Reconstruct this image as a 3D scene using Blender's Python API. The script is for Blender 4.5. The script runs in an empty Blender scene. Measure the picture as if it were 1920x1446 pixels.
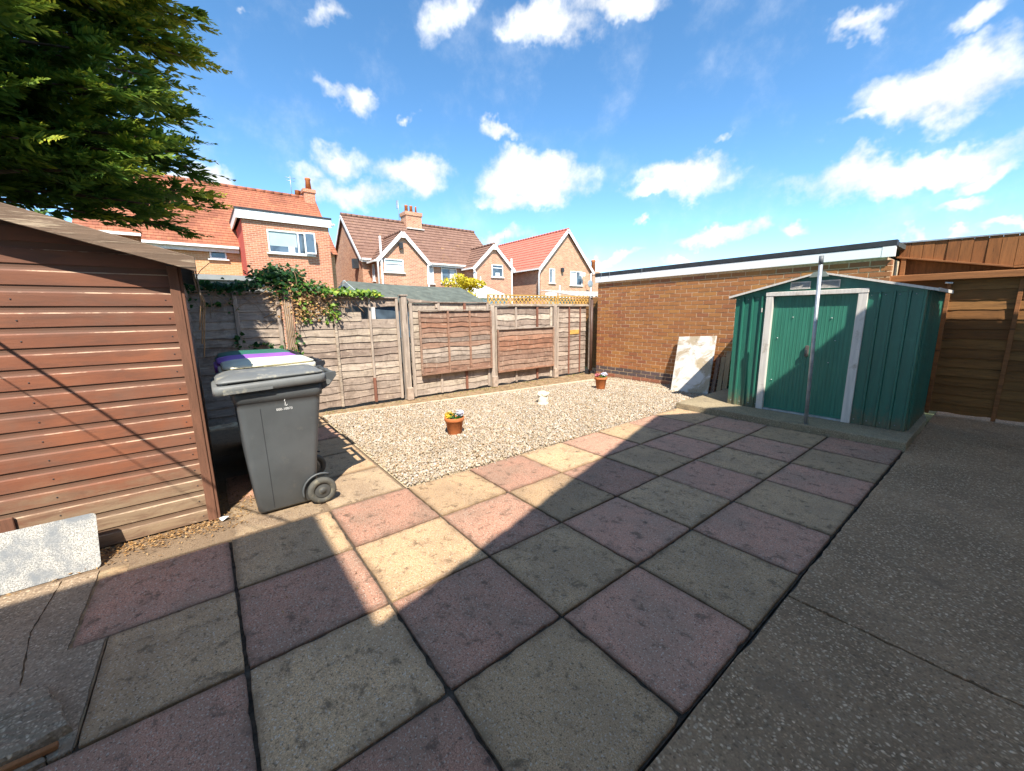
import bpy, bmesh, math, random
import numpy as np
from mathutils import Vector, Matrix, Euler
R = math.radians
random.seed(7); RNG = np.random.default_rng(7)
sc = bpy.context.scene
COL = sc.collection

# ------------------------------------------------------------------ camera
CAM_LOC = Vector((2.9914, -0.5771, 1.4303))
PITCH, ROLL, YAW, FPX = 0.182195, -0.014582, -0.910237, 732.87
def cam_axes():
    cy, sy = math.cos(YAW), math.sin(YAW)
    f = Vector((sy*math.cos(PITCH), cy*math.cos(PITCH), -math.sin(PITCH)))
    r = Vector((cy, -sy, 0)); u = r.cross(f)
    return r*math.cos(ROLL)+u*math.sin(ROLL), -r*math.sin(ROLL)+u*math.cos(ROLL), f
CR, CU, CF = cam_axes()
cam = bpy.data.cameras.new('camera'); camo = bpy.data.objects.new('camera', cam); COL.objects.link(camo)
m = Matrix((CR, CU, -CF)).transposed().to_4x4(); m.translation = CAM_LOC; camo.matrix_world = m
cam.sensor_width = 36; cam.lens = FPX/1920*36; cam.clip_start = 0.05; cam.clip_end = 2000
sc.camera = camo
sc.render.resolution_x, sc.render.resolution_y = 1024, 771

# ------------------------------------------------------------------ light
SUN = Vector((-0.695, 0.371, -1.0))            # the way the light travels
SKY_STRENGTH, CLOUD_RAD = 0.135, 0.66
sun = bpy.data.lights.new('sun', 'SUN'); suno = bpy.data.objects.new('sun', sun); COL.objects.link(suno)
sun.energy = 4.2; sun.angle = R(0.5); sun.color = (1.0, 0.93, 0.82)
suno.rotation_euler = SUN.to_track_quat('-Z', 'Y').to_euler()
suno.location = (20, -12, 30)
sc.view_settings.view_transform = 'Standard'; sc.view_settings.look = 'None'
sc.view_settings.gamma = 1; sc.view_settings.use_curve_mapping = False
sc.view_settings.exposure = 1.2

def pix_dir(x, y):
    return (CF + CR*((x-960)/FPX) - CU*((y-723)/FPX)).normalized()

def make_world():
    w = bpy.data.worlds.new('World'); sc.world = w; w.use_nodes = True
    nt = w.node_tree; nt.nodes.clear(); N = nt.nodes.new; L = nt.links.new
    out = N('ShaderNodeOutputWorld'); bg = N('ShaderNodeBackground')
    sky = N('ShaderNodeTexSky'); sky.sky_type = 'NISHITA'; sky.sun_disc = False
    sky.sun_elevation = math.asin(1/SUN.length); sky.sun_rotation = math.atan2(-SUN.x, -SUN.y)
    sky.altitude = 0; sky.air_density = 0.72; sky.dust_density = 0.0; sky.ozone_density = 1.8
    tc = N('ShaderNodeTexCoord')
    # wobble of the direction so that cloud edges fray
    nz = N('ShaderNodeTexNoise'); nz.inputs['Scale'].default_value = 7; nz.inputs['Detail'].default_value = 5; nz.inputs['Roughness'].default_value = 0.62
    L(tc.outputs['Generated'], nz.inputs['Vector'])
    sub = N('ShaderNodeVectorMath'); sub.operation = 'SUBTRACT'; sub.inputs[1].default_value = (.5, .5, .5); L(nz.outputs['Color'], sub.inputs[0])
    scl = N('ShaderNodeVectorMath'); scl.operation = 'SCALE'; scl.inputs['Scale'].default_value = 0.16; L(sub.outputs[0], scl.inputs[0])
    add = N('ShaderNodeVectorMath'); add.operation = 'ADD'; L(tc.outputs['Generated'], add.inputs[0]); L(scl.outputs[0], add.inputs[1])
    # clouds: position in the photograph's sky turned into directions, half width, half height, tilt, density
    cl = [(1025,45,105,72,0,.95),(1150,10,120,50,0,.85),(840,25,70,50,-35,.6),(610,15,50,30,0,.6),(655,165,58,34,25,.85),(767,212,24,14,0,.6),
          (640,300,75,42,5,.95),(770,325,80,50,10,1.0),(660,365,110,42,5,.9),(590,330,50,30,0,.6),(935,258,48,22,0,.8),(1010,335,125,58,0,1.15),(985,375,90,26,0,.8),
          (1290,320,120,48,-5,1.1),(1230,355,70,22,-10,.7),(1365,245,34,12,-15,.5),
          (1740,165,205,85,-12,1.35),(1600,35,80,30,-12,.75),(1820,20,90,36,-10,.8),(1610,235,80,20,-18,.7),
          (1690,325,300,48,-9,1.15),(1850,345,110,28,-20,.85),(1345,437,95,24,-5,1.0),(1490,425,50,14,-15,.6),(1190,418,18,9,0,.6),
          (1160,482,60,12,0,.7),(1780,405,70,16,-5,.5),(1290,487,70,12,0,.6),(1560,470,60,9,-3,.35),
          (375,350,115,44,8,1.1),(960,445,75,22,0,.85),(1750,447,75,13,0,.7),(1880,437,70,13,0,.7),(190,300,60,40,0,.6),(455,25,20,12,0,.35)]
    blobs = []
    for x, y, a, b, t, d in cl:
        c = pix_dir(x, y); T = R(t)
        v1 = (pix_dir(x+math.cos(T)*4, y+math.sin(T)*4)-c)/4; v2 = (pix_dir(x+math.sin(T)*4, y-math.cos(T)*4)-c)/4
        ri = v1.normalized(); v2 = v2-ri*v2.dot(ri); up = v2.normalized()
        blobs.append((c, ri, up, a*v1.length, b*v2.length, 0.0, d))
    rr = random.Random(3)
    for i in range(22):                                   # the sky goes on all round with clouds of the same sort
        az = rr.uniform(0, 2*math.pi); el = R(rr.uniform(8, 75))
        c = Vector((math.cos(az)*math.cos(el), math.sin(az)*math.cos(el), math.sin(el)))
        q = c.dot(CF)
        if q > 0.25 and abs(c.dot(CR)/q) < 1.5 and c.dot(CU)/q < 1.2: continue
        ri = c.cross(Vector((0, 0, 1))).normalized(); up = ri.cross(c)
        s = rr.uniform(.08, .2)
        blobs.append((c, ri, up, s, s*.45, R(rr.uniform(-15, 15)), rr.uniform(.6, 1.2)))
    prev = None
    for c, ri, up, a, b, t, d in blobs:
        r2 = ri*math.cos(t)+up*math.sin(t); u2 = -ri*math.sin(t)+up*math.cos(t)
        rot = Matrix((r2, u2, r2.cross(u2))).transposed()
        mp = N('ShaderNodeMapping'); mp.vector_type = 'TEXTURE'
        mp.inputs['Location'].default_value = c; mp.inputs['Rotation'].default_value = rot.to_euler('XYZ'); mp.inputs['Scale'].default_value = (a*1.12, b*1.12, .5)
        L(add.outputs[0], mp.inputs['Vector'])
        ln = N('ShaderNodeVectorMath'); ln.operation = 'LENGTH'; L(mp.outputs[0], ln.inputs[0])
        mr = N('ShaderNodeMapRange'); mr.inputs['From Min'].default_value = 1.0; mr.inputs['From Max'].default_value = 0.0; mr.inputs['To Min'].default_value = 0; mr.inputs['To Max'].default_value = d
        L(ln.outputs['Value'], mr.inputs['Value'])
        if prev is None: prev = mr.outputs[0]
        else:
            mx = N('ShaderNodeMath'); mx.operation = 'SMOOTH_MAX'; mx.inputs[2].default_value = 0.12; L(prev, mx.inputs[0]); L(mr.outputs[0], mx.inputs[1]); prev = mx.outputs[0]
    n2 = N('ShaderNodeTexNoise'); n2.inputs['Scale'].default_value = 9; n2.inputs['Detail'].default_value = 7; n2.inputs['Roughness'].default_value = 0.62
    L(tc.outputs['Generated'], n2.inputs['Vector'])
    er = N('ShaderNodeMath'); er.operation = 'MULTIPLY_ADD'; er.inputs[1].default_value = 2.5; er.inputs[2].default_value = -1.32; L(n2.outputs['Fac'], er.inputs[0])
    sm = N('ShaderNodeMath'); sm.operation = 'MULTIPLY_ADD'; sm.inputs[1].default_value = 1.75; L(prev, sm.inputs[0]); L(er.outputs[0], sm.inputs[2])
    gate = N('ShaderNodeMapRange'); gate.interpolation_type = 'SMOOTHSTEP'; gate.inputs['From Min'].default_value = 0.0; gate.inputs['From Max'].default_value = 0.25; L(prev, gate.inputs['Value'])
    m1 = N('ShaderNodeMapRange'); m1.interpolation_type = 'SMOOTHSTEP'; m1.inputs['From Min'].default_value = 0.0; m1.inputs['From Max'].default_value = 1.2; L(sm.outputs[0], m1.inputs['Value'])
    den = N('ShaderNodeMath'); den.operation = 'MULTIPLY'; L(m1.outputs[0], den.inputs[0]); L(gate.outputs[0], den.inputs[1])
    # cloud brightness
    cr = N('ShaderNodeMapRange'); cr.inputs['From Min'].default_value = 0.3; cr.inputs['From Max'].default_value = 0.75; cr.inputs['To Min'].default_value = 0.66; cr.inputs['To Max'].default_value = 1.0; L(n2.outputs['Fac'], cr.inputs['Value'])
    cv = N('ShaderNodeMath'); cv.operation = 'MULTIPLY'; cv.inputs[1].default_value = CLOUD_RAD; L(cr.outputs[0], cv.inputs[0])
    cc = N('ShaderNodeVectorMath'); cc.operation = 'SCALE'; cc.inputs[0].default_value = (.96, .98, 1.0); L(cv.outputs[0], cc.inputs['Scale'])
    sk = N('ShaderNodeVectorMath'); sk.operation = 'SCALE'; sk.inputs['Scale'].default_value = SKY_STRENGTH; hs = N('ShaderNodeHueSaturation'); hs.inputs['Saturation'].default_value = 1.17; hs.inputs['Hue'].default_value = 0.492; L(sky.outputs[0], hs.inputs['Color']); L(hs.outputs[0], sk.inputs[0])
    mix = N('ShaderNodeMix'); mix.data_type = 'RGBA'; L(den.outputs[0], mix.inputs['Factor']); L(sk.outputs[0], mix.inputs['A']); L(cc.outputs[0], mix.inputs['B'])
    L(mix.outputs['Result'], bg.inputs['Color']); bg.inputs['Strength'].default_value = 1.0
    L(bg.outputs[0], out.inputs['Surface'])
    w.cycles.sampling_method = 'MANUAL'; w.cycles.sample_map_resolution = 1024
make_world()

# ------------------------------------------------------------------ materials
def new_mat(name):
    m = bpy.data.materials.new(name); m.use_nodes = True; nt = m.node_tree; nt.nodes.clear()
    out = nt.nodes.new('ShaderNodeOutputMaterial'); b = nt.nodes.new('ShaderNodeBsdfPrincipled'); nt.links.new(b.outputs[0], out.inputs[0])
    return m, nt, b
class NG:                                                  # tiny node helper
    def __init__(s, nt): s.nt = nt
    def n(s, t, **kw):
        x = s.nt.nodes.new(t)
        for k, v in kw.items():
            if k.startswith('i_'): x.inputs[k[2:].replace('_', ' ')].default_value = v
            else: setattr(x, k, v)
        return x
    def l(s, a, b): s.nt.links.new(a, b)
    def pos(s, scale=(1, 1, 1), obj=False):
        if obj: src = s.n('ShaderNodeTexCoord').outputs['Object']
        else: src = s.n('ShaderNodeNewGeometry').outputs['Position']
        mp = s.n('ShaderNodeMapping'); mp.inputs['Scale'].default_value = scale; s.l(src, mp.inputs[0]); return mp.outputs[0]
    def noise(s, vec, scale, detail=4, rough=.55, dist=0):
        x = s.n('ShaderNodeTexNoise'); x.inputs['Scale'].default_value = scale; x.inputs['Detail'].default_value = detail; x.inputs['Roughness'].default_value = rough; x.inputs['Distortion'].default_value = dist
        s.l(vec, x.inputs['Vector']); return x.outputs['Fac']
    def ramp(s, fac, stops, interp='LINEAR'):
        x = s.n('ShaderNodeValToRGB'); x.color_ramp.interpolation = interp; e = x.color_ramp.elements
        while len(e) < len(stops): e.new(.5)
        for q, (p, c) in zip(e, stops): q.position = p; q.color = (*c[:3], 1)
        s.l(fac, x.inputs[0]); return x.outputs[0]
    def mr(s, v, a, b, c=0, d=1, smooth=True):
        x = s.n('ShaderNodeMapRange'); x.interpolation_type = 'SMOOTHSTEP' if smooth else 'LINEAR'
        for k, q in zip(('From Min', 'From Max', 'To Min', 'To Max'), (a, b, c, d)): x.inputs[k].default_value = q
        s.l(v, x.inputs['Value']); return x.outputs[0]
    def mix(s, f, a, b, mode='MIX'):
        x = s.n('ShaderNodeMix', data_type='RGBA', blend_type=mode)
        for inp, v in (('Factor', f), ('A', a), ('B', b)):
            if hasattr(v, 'links') or hasattr(v, 'is_linked'): s.l(v, x.inputs[inp])
            else: x.inputs[inp].default_value = v if inp == 'Factor' else (*v[:3], 1)
        return x.outputs['Result']
    def mul(s, a, b):
        x = s.n('ShaderNodeMath', operation='MULTIPLY')
        for i, v in enumerate((a, b)):
            if hasattr(v, 'is_linked'): s.l(v, x.inputs[i])
            else: x.inputs[i].default_value = v
        return x.outputs[0]
    def add(s, a, b):
        x = s.n('ShaderNodeMath', operation='ADD')
        for i, v in enumerate((a, b)):
            if hasattr(v, 'is_linked'): s.l(v, x.inputs[i])
            else: x.inputs[i].default_value = v
        return x.outputs[0]
    def bump(s, h, dist, strength=1.0):
        x = s.n('ShaderNodeBump'); x.inputs['Distance'].default_value = dist; x.inputs['Strength'].default_value = strength; s.l(h, x.inputs['Height']); return x.outputs[0]
    def orand(s): return s.n('ShaderNodeObjectInfo').outputs['Random']
    def irand(s): return s.n('ShaderNodeNewGeometry').outputs['Random Per Island']
def sc3(c, k): return tuple(min(1, v*k) for v in c)

def M_plain(name, col, rough=.6, var=.12, scale=6, metallic=0, spec=.4, bump=.0, bscale=60, stretch=(1, 1, 1), dirt=None, dirt_amt=.0, dirt_scale=5, orand=0.0, splash=None):
    m, nt, b = new_mat(name); g = NG(nt)
    p = g.pos(stretch); f = g.noise(p, scale, 6)
    c = g.mix(g.mr(f, .3, .7), sc3(col, 1-var), sc3(col, 1+var))
    if orand:
        c = g.mix(g.orand(), c, g.mix(orand, c, sc3(col, .45)))
    if dirt:
        d = g.noise(g.pos(), dirt_scale, 9, .68)
        c = g.mix(g.mr(d, .62-dirt_amt*.5, .75-dirt_amt*.3), c, dirt)
    if splash:
        sz = g.n('ShaderNodeSeparateXYZ'); g.l(g.pos(), sz.inputs[0]); sn = g.noise(g.pos((1, 1, .5)), 22, 8, .75)
        c = g.mix(g.mr(g.add(sz.outputs[2], g.mul(sn, -.62)), -.26, .02, .75, 0), c, splash)
        c = g.mix(g.mr(g.noise(g.pos((5, 5, .5)), 9, 7, .7), .52, .7, 0, .35), c, sc3(col, 1.9))
    g.l(c, b.inputs['Base Color']); b.inputs['Roughness'].default_value = rough; b.inputs['Metallic'].default_value = metallic
    b.inputs['Specular IOR Level'].default_value = spec
    if bump: g.l(g.bump(g.noise(p, bscale, 4), bump), b.inputs['Normal'])
    return m

def M_slab(name, col, dark):
    m, nt, b = new_mat(name); g = NG(nt); o = g.orand()
    cx = g.n('ShaderNodeCombineXYZ'); g.l(g.mul(o, 19.), cx.inputs[0]); g.l(g.mul(o, 7.), cx.inputs[1])
    vo = g.n('ShaderNodeVectorMath', operation='ADD'); g.l(g.pos(), vo.inputs[0]); g.l(cx.outputs[0], vo.inputs[1]); p = vo.outputs[0]
    big = g.noise(p, 2.6, 7, .65); fine = g.noise(p, 210, 3, .75); med = g.noise(p, 11, 9, .74, .3); grit = g.noise(p, 120, 2, .5); pit = g.noise(p, 75, 3, .6)
    c = g.mix(g.mr(fine, .3, .7), sc3(col, .52), sc3(col, 1.4))
    c = g.mix(g.mr(big, .38, .66, 0, .75), c, dark)                        # faded and grubby areas
    c = g.mix(g.mr(grit, .58, .66, 0, .8), c, (.56, .48, .38))             # exposed grit
    c = g.mix(g.mr(pit, .58, .66, 0, .7), c, sc3(dark, .3))               # pitting
    c = g.mix(g.mr(med, .52, .66, 0, .85), c, sc3(dark, .42))              # lichen and dirt blots
    ob = g.n('ShaderNodeTexCoord').outputs['Object']; sx = g.n('ShaderNodeSeparateXYZ'); g.l(ob, sx.inputs[0])
    def edge(v):
        a = g.n('ShaderNodeMath', operation='SUBTRACT'); g.l(v, a.inputs[0]); a.inputs[1].default_value = .305
        k = g.n('ShaderNodeMath', operation='ABSOLUTE'); g.l(a.outputs[0], k.inputs[0]); return k.outputs[0]
    mxx = g.n('ShaderNodeMath', operation='MAXIMUM'); g.l(edge(sx.outputs[0]), mxx.inputs[0]); g.l(edge(sx.outputs[1]), mxx.inputs[1])
    ed = g.mr(g.add(mxx.outputs[0], g.mul(g.noise(p, 9, 8, .7), .11)), .31, .372, 0, .75)
    c = g.mix(ed, c, sc3(dark, .48))                                       # dirt creeping in from the joints
    spots = g.n('ShaderNodeTexVoronoi'); spots.inputs['Scale'].default_value = 4.7; g.l(p, spots.inputs['Vector'])
    c = g.mix(g.mul(g.mr(spots.outputs['Distance'], .02, .13, 1, 0), g.mr(med, .42, .58, 0, .85)), c, (.05, .042, .035))
    val = g.mr(o, 0, 1, .78, 1.14, False)
    c = g.mix(1.0, c, val, 'MULTIPLY')
    g.l(c, b.inputs['Base Color']); b.inputs['Roughness'].default_value = .88; b.inputs['Specular IOR Level'].default_value = .3
    g.l(g.bump(g.add(g.add(fine, g.mul(med, .8)), g.mul(pit, -.8)), .0035, .9), b.inputs['Normal'])
    return m

def M_aggregate(name, base, stone, sscale=62, amount=.5, dark=(.045, .042, .04)):
    m, nt, b = new_mat(name); g = NG(nt); p = g.pos()
    w = g.n('ShaderNodeTexNoise'); w.inputs['Scale'].default_value = 30; g.l(p, w.inputs['Vector'])
    wv = g.n('ShaderNodeVectorMath', operation='SCALE'); wv.inputs['Scale'].default_value = .022; g.l(w.outputs['Color'], wv.inputs[0])
    av = g.n('ShaderNodeVectorMath', operation='ADD'); g.l(p, av.inputs[0]); g.l(wv.outputs[0], av.inputs[1])
    v = g.n('ShaderNodeTexVoronoi'); v.inputs['Scale'].default_value = sscale; g.l(av.outputs[0], v.inputs['Vector'])
    sep = g.n('ShaderNodeSeparateColor'); g.l(v.outputs['Color'], sep.inputs[0])
    v2 = g.n('ShaderNodeTexVoronoi'); v2.inputs['Scale'].default_value = sscale*1.75; g.l(av.outputs[0], v2.inputs['Vector'])
    sep2 = g.n('ShaderNodeSeparateColor'); g.l(v2.outputs['Color'], sep2.inputs[0])
    big = g.noise(p, 1.6, 7, .62); fine = g.noise(p, 140, 3, .7)
    c = g.mix(g.mr(big, .35, .68), sc3(base, .62), sc3(base, 1.15))
    c = g.mix(g.mr(fine, .3, .7, 0, .5), c, sc3(base, .45))
    grain = g.ramp(sep2.outputs[1], [(0, sc3(base, .35)), (.35, sc3(base, .8)), (.65, sc3(base, 1.25)), (.88, stone), (1, sc3(stone, 1.45))])
    c = g.mix(g.mr(v2.outputs['Distance'], .25, .55, .85, .1), c, grain)
    stc = g.ramp(sep.outputs[1], [(0, sc3(stone, .55)), (.5, stone), (1, sc3(stone, 1.7))])
    in1 = g.mul(g.mr(v.outputs['Distance'], .18, .42, 1, 0), g.mr(sep.outputs[0], 1-amount, 1-amount+.08))
    in2 = g.mul(g.mr(v2.outputs['Distance'], .2, .45, 1, 0), g.mr(sep2.outputs[0], .68, .76))
    fade = g.mr(g.noise(p, 1.1, 4, .5), .33, .6, .45, 1)
    c = g.mix(g.mul(g.mul(in1, fade), .8), c, stc)
    st = g.noise(p, 3.2, 8, .7)
    c = g.mix(g.mr(st, .5, .68, 0, .7), c, dark)
    st2 = g.noise(p, 45, 5, .7); c = g.mix(g.mr(st2, .56, .68, 0, .6), c, sc3(dark, .6))
    g.l(c, b.inputs['Base Color']); b.inputs['Roughness'].default_value = .85; b.inputs['Specular IOR Level'].default_value = .35
    g.l(g.bump(g.add(g.mul(in1, .8), g.mul(fine, .5)), .004, .8), b.inputs['Normal'])
    return m

def M_wood(name, cols, grain=(9, 1, 9), rough=.85, worn=None, worn_lo=.6, orand=True, dark=(.03, .022, .016), bump=.0025, wscale=3.4, blot=.0):
    """grain: scale vector, small along the board"""
    m, nt, b = new_mat(name); g = NG(nt); p = g.pos(grain)
    o = g.orand()
    # shift the grain per board
    vo = g.n('ShaderNodeVectorMath', operation='ADD'); g.l(p, vo.inputs[0])
    cx = g.n('ShaderNodeCombineXYZ'); g.l(g.mul(o, 37.), cx.inputs[0]); g.l(g.mul(o, 11.), cx.inputs[1]); g.l(cx.outputs[0], vo.inputs[1])
    v = vo.outputs[0]
    f = g.noise(v, 3.2, 8, .65, .6); s = g.noise(v, 11, 6, .7, .3)
    c = g.ramp(o, [(i/(len(cols)-1), q) for i, q in enumerate(cols)]) if orand else g.mix(0, cols[0], cols[0])
    c = g.mix(g.mr(f, .35, .68, 0, .65), c, g.mix(.55, c, dark))
    c = g.mix(g.mr(s, .55, .72, 0, .55), c, dark)
    if worn:
        wv = g.noise(v, wscale, 9, .75, .4)
        c = g.mix(g.mr(wv, worn_lo, worn_lo+.12, 0, .85), c, worn)
    if blot:
        bl = g.noise(g.pos(), 6.5, 7, .7, .5); c = g.mix(g.mr(bl, .48, .62, 0, blot), c, g.mix(.6, c, (.07, .045, .032)))
        bl2 = g.noise(g.pos((1, 1, .35)), 16, 6, .7); c = g.mix(g.mr(bl2, .55, .68, 0, blot*.8), c, g.mix(.5, c, (.75, .63, .48)))
    kn = g.n('ShaderNodeTexVoronoi'); kn.inputs['Scale'].default_value = .8; g.l(v, kn.inputs['Vector'])
    c = g.mix(g.mr(kn.outputs['Distance'], .04, .1, .7, 0), c, dark)
    g.l(c, b.inputs['Base Color']); b.inputs['Roughness'].default_value = rough; b.inputs['Specular IOR Level'].default_value = .25
    g.l(g.bump(g.add(f, s), bump, .7), b.inputs['Normal'])
    return m

def M_brickpiece(name, cols, island=False, soot=.2):
    m, nt, b = new_mat(name); g = NG(nt); p = g.pos(); o = g.irand() if island else g.orand()
    c = g.ramp(o, [(i/(len(cols)-1), q) for i, q in enumerate(cols)])
    f = g.noise(p, 60, 5, .65); big = g.noise(p, 1.4, 5, .6)
    c = g.mix(g.mr(f, .35, .7, 0, .45), c, g.mix(.55, c, (.06, .03, .02)))
    c = g.mix(g.mr(big, .45, .75, 0, soot), c, (.11, .055, .03))
    sp = g.noise(p, 9, 9, .75)
    c = g.mix(g.mr(sp, .68, .74, 0, .55), c, (.45, .36, .26))
    g.l(c, b.inputs['Base Color']); b.inputs['Roughness'].default_value = .9; b.inputs['Specular IOR Level'].default_value = .2
    g.l(g.bump(f, .0025, .8), b.inputs['Normal'])
    return m

def M_farbrick(name, cols, mortar, bw=.225, bh=.075):
    m, nt, b = new_mat(name); g = NG(nt)
    geo = g.n('ShaderNodeNewGeometry'); sx = g.n('ShaderNodeSeparateXYZ'); g.l(geo.outputs['Position'], sx.inputs[0])
    cx = g.n('ShaderNodeCombineXYZ'); g.l(g.add(sx.outputs[0], sx.outputs[1]), cx.inputs[0]); g.l(sx.outputs[2], cx.inputs[1])
    br = g.n('ShaderNodeTexBrick'); g.l(cx.outputs[0], br.inputs['Vector']); br.inputs['Scale'].default_value = 1.0
    br.inputs['Brick Width'].default_value = bw; br.inputs['Row Height'].default_value = bh; br.inputs['Mortar Size'].default_value = .008; br.inputs['Mortar Smooth'].default_value = .2
    br.inputs['Color1'].default_value = (0, 0, 0, 1); br.inputs['Color2'].default_value = (1, 1, 1, 1); br.inputs['Mortar'].default_value = (.5, .5, .5, 1); br.inputs['Bias'].default_value = 0
    c = g.ramp(br.outputs['Color'], [(i/(len(cols)-1), q) for i, q in enumerate(cols)])
    f = g.noise(geo.outputs['Position'], 1.2, 6, .6); c = g.mix(g.mr(f, .4, .72, 0, .4), c, sc3(cols[0], .62))
    f2 = g.noise(geo.outputs['Position'], 9, 4, .6); c = g.mix(g.mr(f2, .5, .75, 0, .35), c, sc3(cols[-1], 1.1))
    c = g.mix(br.outputs['Fac'], c, mortar)
    g.l(c, b.inputs['Base Color']); b.inputs['Roughness'].default_value = .9; b.inputs['Specular IOR Level'].default_value = .2
    return m

def M_tile(name, cols, wx=.26, lich=(.42, .24, .07), along='y', stain=.35):
    m, nt, b = new_mat(name); g = NG(nt)
    geo = g.n('ShaderNodeNewGeometry'); p = geo.outputs['Position']
    sx = g.n('ShaderNodeSeparateXYZ'); g.l(p, sx.inputs[0])
    a = sx.outputs[1] if along == 'y' else sx.outputs[0]
    cx = g.n('ShaderNodeCombineXYZ'); g.l(a, cx.inputs[0]); g.l(sx.outputs[2], cx.inputs[1])
    br = g.n('ShaderNodeTexBrick'); g.l(cx.outputs[0], br.inputs['Vector']); br.inputs['Scale'].default_value = 1.0
    br.inputs['Brick Width'].default_value = wx; br.inputs['Row Height'].default_value = .2; br.inputs['Mortar Size'].default_value = .012
    br.inputs['Color1'].default_value = (0, 0, 0, 1); br.inputs['Color2'].default_value = (1, 1, 1, 1); br.inputs['Mortar'].default_value = (.2, .2, .2, 1)
    c = g.ramp(br.outputs['Color'], [(i/(len(cols)-1), q) for i, q in enumerate(cols)])
    f = g.noise(p, .55, 7, .66); c = g.mix(g.mr(f, .47, .66, 0, stain), c, sc3(cols[0], .42))
    q = g.noise(p, 2.6, 8, .72); c = g.mix(g.mr(q, .57, .7, 0, .55), c, lich)
    c = g.mix(g.mul(br.outputs['Fac'], .45), c, sc3(cols[0], .4))
    g.l(c, b.inputs['Base Color']); b.inputs['Roughness'].default_value = .85; b.inputs['Specular IOR Level'].default_value = .25
    return m

def M_leaf(name, stops, trans=.3, rough=.55):
    m, nt, b = new_mat(name); g = NG(nt)
    at = g.n('ShaderNodeAttribute', attribute_name='tint')
    c = g.ramp(at.outputs['Fac'], stops)
    g.l(c, b.inputs['Base Color']); b.inputs['Roughness'].default_value = rough; b.inputs['Specular IOR Level'].default_value = .3
    t = g.n('ShaderNodeBsdfTranslucent'); g.l(c, t.inputs[0]); mx = g.n('ShaderNodeMixShader'); mx.inputs[0].default_value = trans
    out = [x for x in nt.nodes if x.type == 'OUTPUT_MATERIAL'][0]
    g.l(b.outputs[0], mx.inputs[1]); g.l(t.outputs[0], mx.inputs[2]); g.l(mx.outputs[0], out.inputs[0])
    return m

def M_glass(name, tint=(.05, .07, .09)):
    m, nt, b = new_mat(name); g = NG(nt)
    f = g.noise(g.pos(), 1.5, 3); c = g.mix(g.mr(f, .4, .6), tint, sc3(tint, 2.2))
    g.l(c, b.inputs['Base Color']); b.inputs['Roughness'].default_value = .06; b.inputs['Specular IOR Level'].default_value = .9
    return m

def M_gravel():
    m, nt, b = new_mat('gravel_stone'); g = NG(nt)
    c = g.ramp(g.irand(), [(0, (.22, .145, .085)), (.08, (.38, .26, .15)), (.25, (.46, .36, .25)), (.42, (.53, .44, .32)), (.56, (.34, .27, .20)), (.7, (.60, .53, .43)), (.85, (.30, .26, .22)), (1, (.68, .64, .57))])
    f = g.noise(g.pos(), 120, 3); c = g.mix(g.mr(f, .35, .7, 0, .4), c, (.30, .22, .14))
    pw = g.noise(g.pos(), 2.2, 6, .65); c = g.mix(g.mr(pw, .45, .68, .04, .38), c, (.24, .19, .135))
    g.l(c, b.inputs['Base Color']); b.inputs['Roughness'].default_value = .75; b.inputs['Specular IOR Level'].default_value = .35
    return m

def M_board_paint():
    """brown stained shiplap, worn bare on the shoulder of each board and near the ground"""
    m, nt, b = new_mat('brown_stain'); g = NG(nt)
    o = g.orand(); geo = g.n('ShaderNodeNewGeometry'); pos = geo.outputs['Position']
    p = g.pos((1, .16, 1)); gen = g.n('ShaderNodeTexCoord').outputs['Generated']
    sx = g.n('ShaderNodeSeparateXYZ'); g.l(gen, sx.inputs[0]); wz = g.n('ShaderNodeSeparateXYZ'); g.l(pos, wz.inputs[0])
    f = g.noise(p, 22, 8, .68, .5); f2 = g.noise(p, 70, 5, .7); big = g.noise(pos, 2.2, 5, .6)
    c = g.mix(g.mr(big, .35, .65), (.225, .085, .048), (.29, .108, .056))
    c = g.mix(g.mr(f, .4, .7, 0, .65), c, (.125, .066, .046))
    pt = g.noise(pos, 1.7, 6, .65); c = g.mix(g.mr(pt, .45, .62, 0, .5), c, (.19, .11, .078))
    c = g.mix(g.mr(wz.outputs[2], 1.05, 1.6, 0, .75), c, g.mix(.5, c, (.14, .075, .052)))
    low = g.mr(g.add(wz.outputs[2], g.mul(g.noise(pos, 4, 7, .7), .55)), .42, .8, 1, 0)
    right = g.mr(g.add(wz.outputs[1], g.mul(g.noise(pos, 3, 6, .7), .5)), -1.15, -.35, 0, 1)
    c = g.mix(g.mul(low, .8), c, g.mix(g.mr(f, .3, .6), (.16, .11, .075), (.33, .25, .16)))
    sh = g.mul(g.mr(sx.outputs[2], .60, .635, 0, 1), g.mr(sx.outputs[2], .66, .70, 1, 0))
    wear = g.mr(g.add(g.mul(sh, .26), g.add(g.mul(g.noise(p, 34, 9, .75), .8), g.mul(right, .10))), .66, .76)
    c = g.mix(g.mul(wear, .85), c, (.56, .41, .28))
    fl = g.mr(g.add(g.noise(p, 60, 6, .8), g.mul(low, .08)), .70, .76, 0, .8)
    c = g.mix(fl, c, (.6, .47, .33))
    c = g.mix(g.mul(g.mr(sx.outputs[2], .66, .72), .6), c, (.12, .07, .047))  # scooped upper part of each board darkened; its shade is in the colour
    kn = g.n('ShaderNodeTexVoronoi'); kn.inputs['Scale'].default_value = 2.6; g.l(pos, kn.inputs['Vector'])
    c = g.mix(g.mr(kn.outputs['Distance'], .02, .06, .6, 0), c, (.05, .025, .018))
    g.l(c, b.inputs['Base Color']); b.inputs['Roughness'].default_value = .62; b.inputs['Specular IOR Level'].default_value = .3
    g.l(g.bump(g.add(f, f2), .0015, .7), b.inputs['Normal'])
    return m

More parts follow.
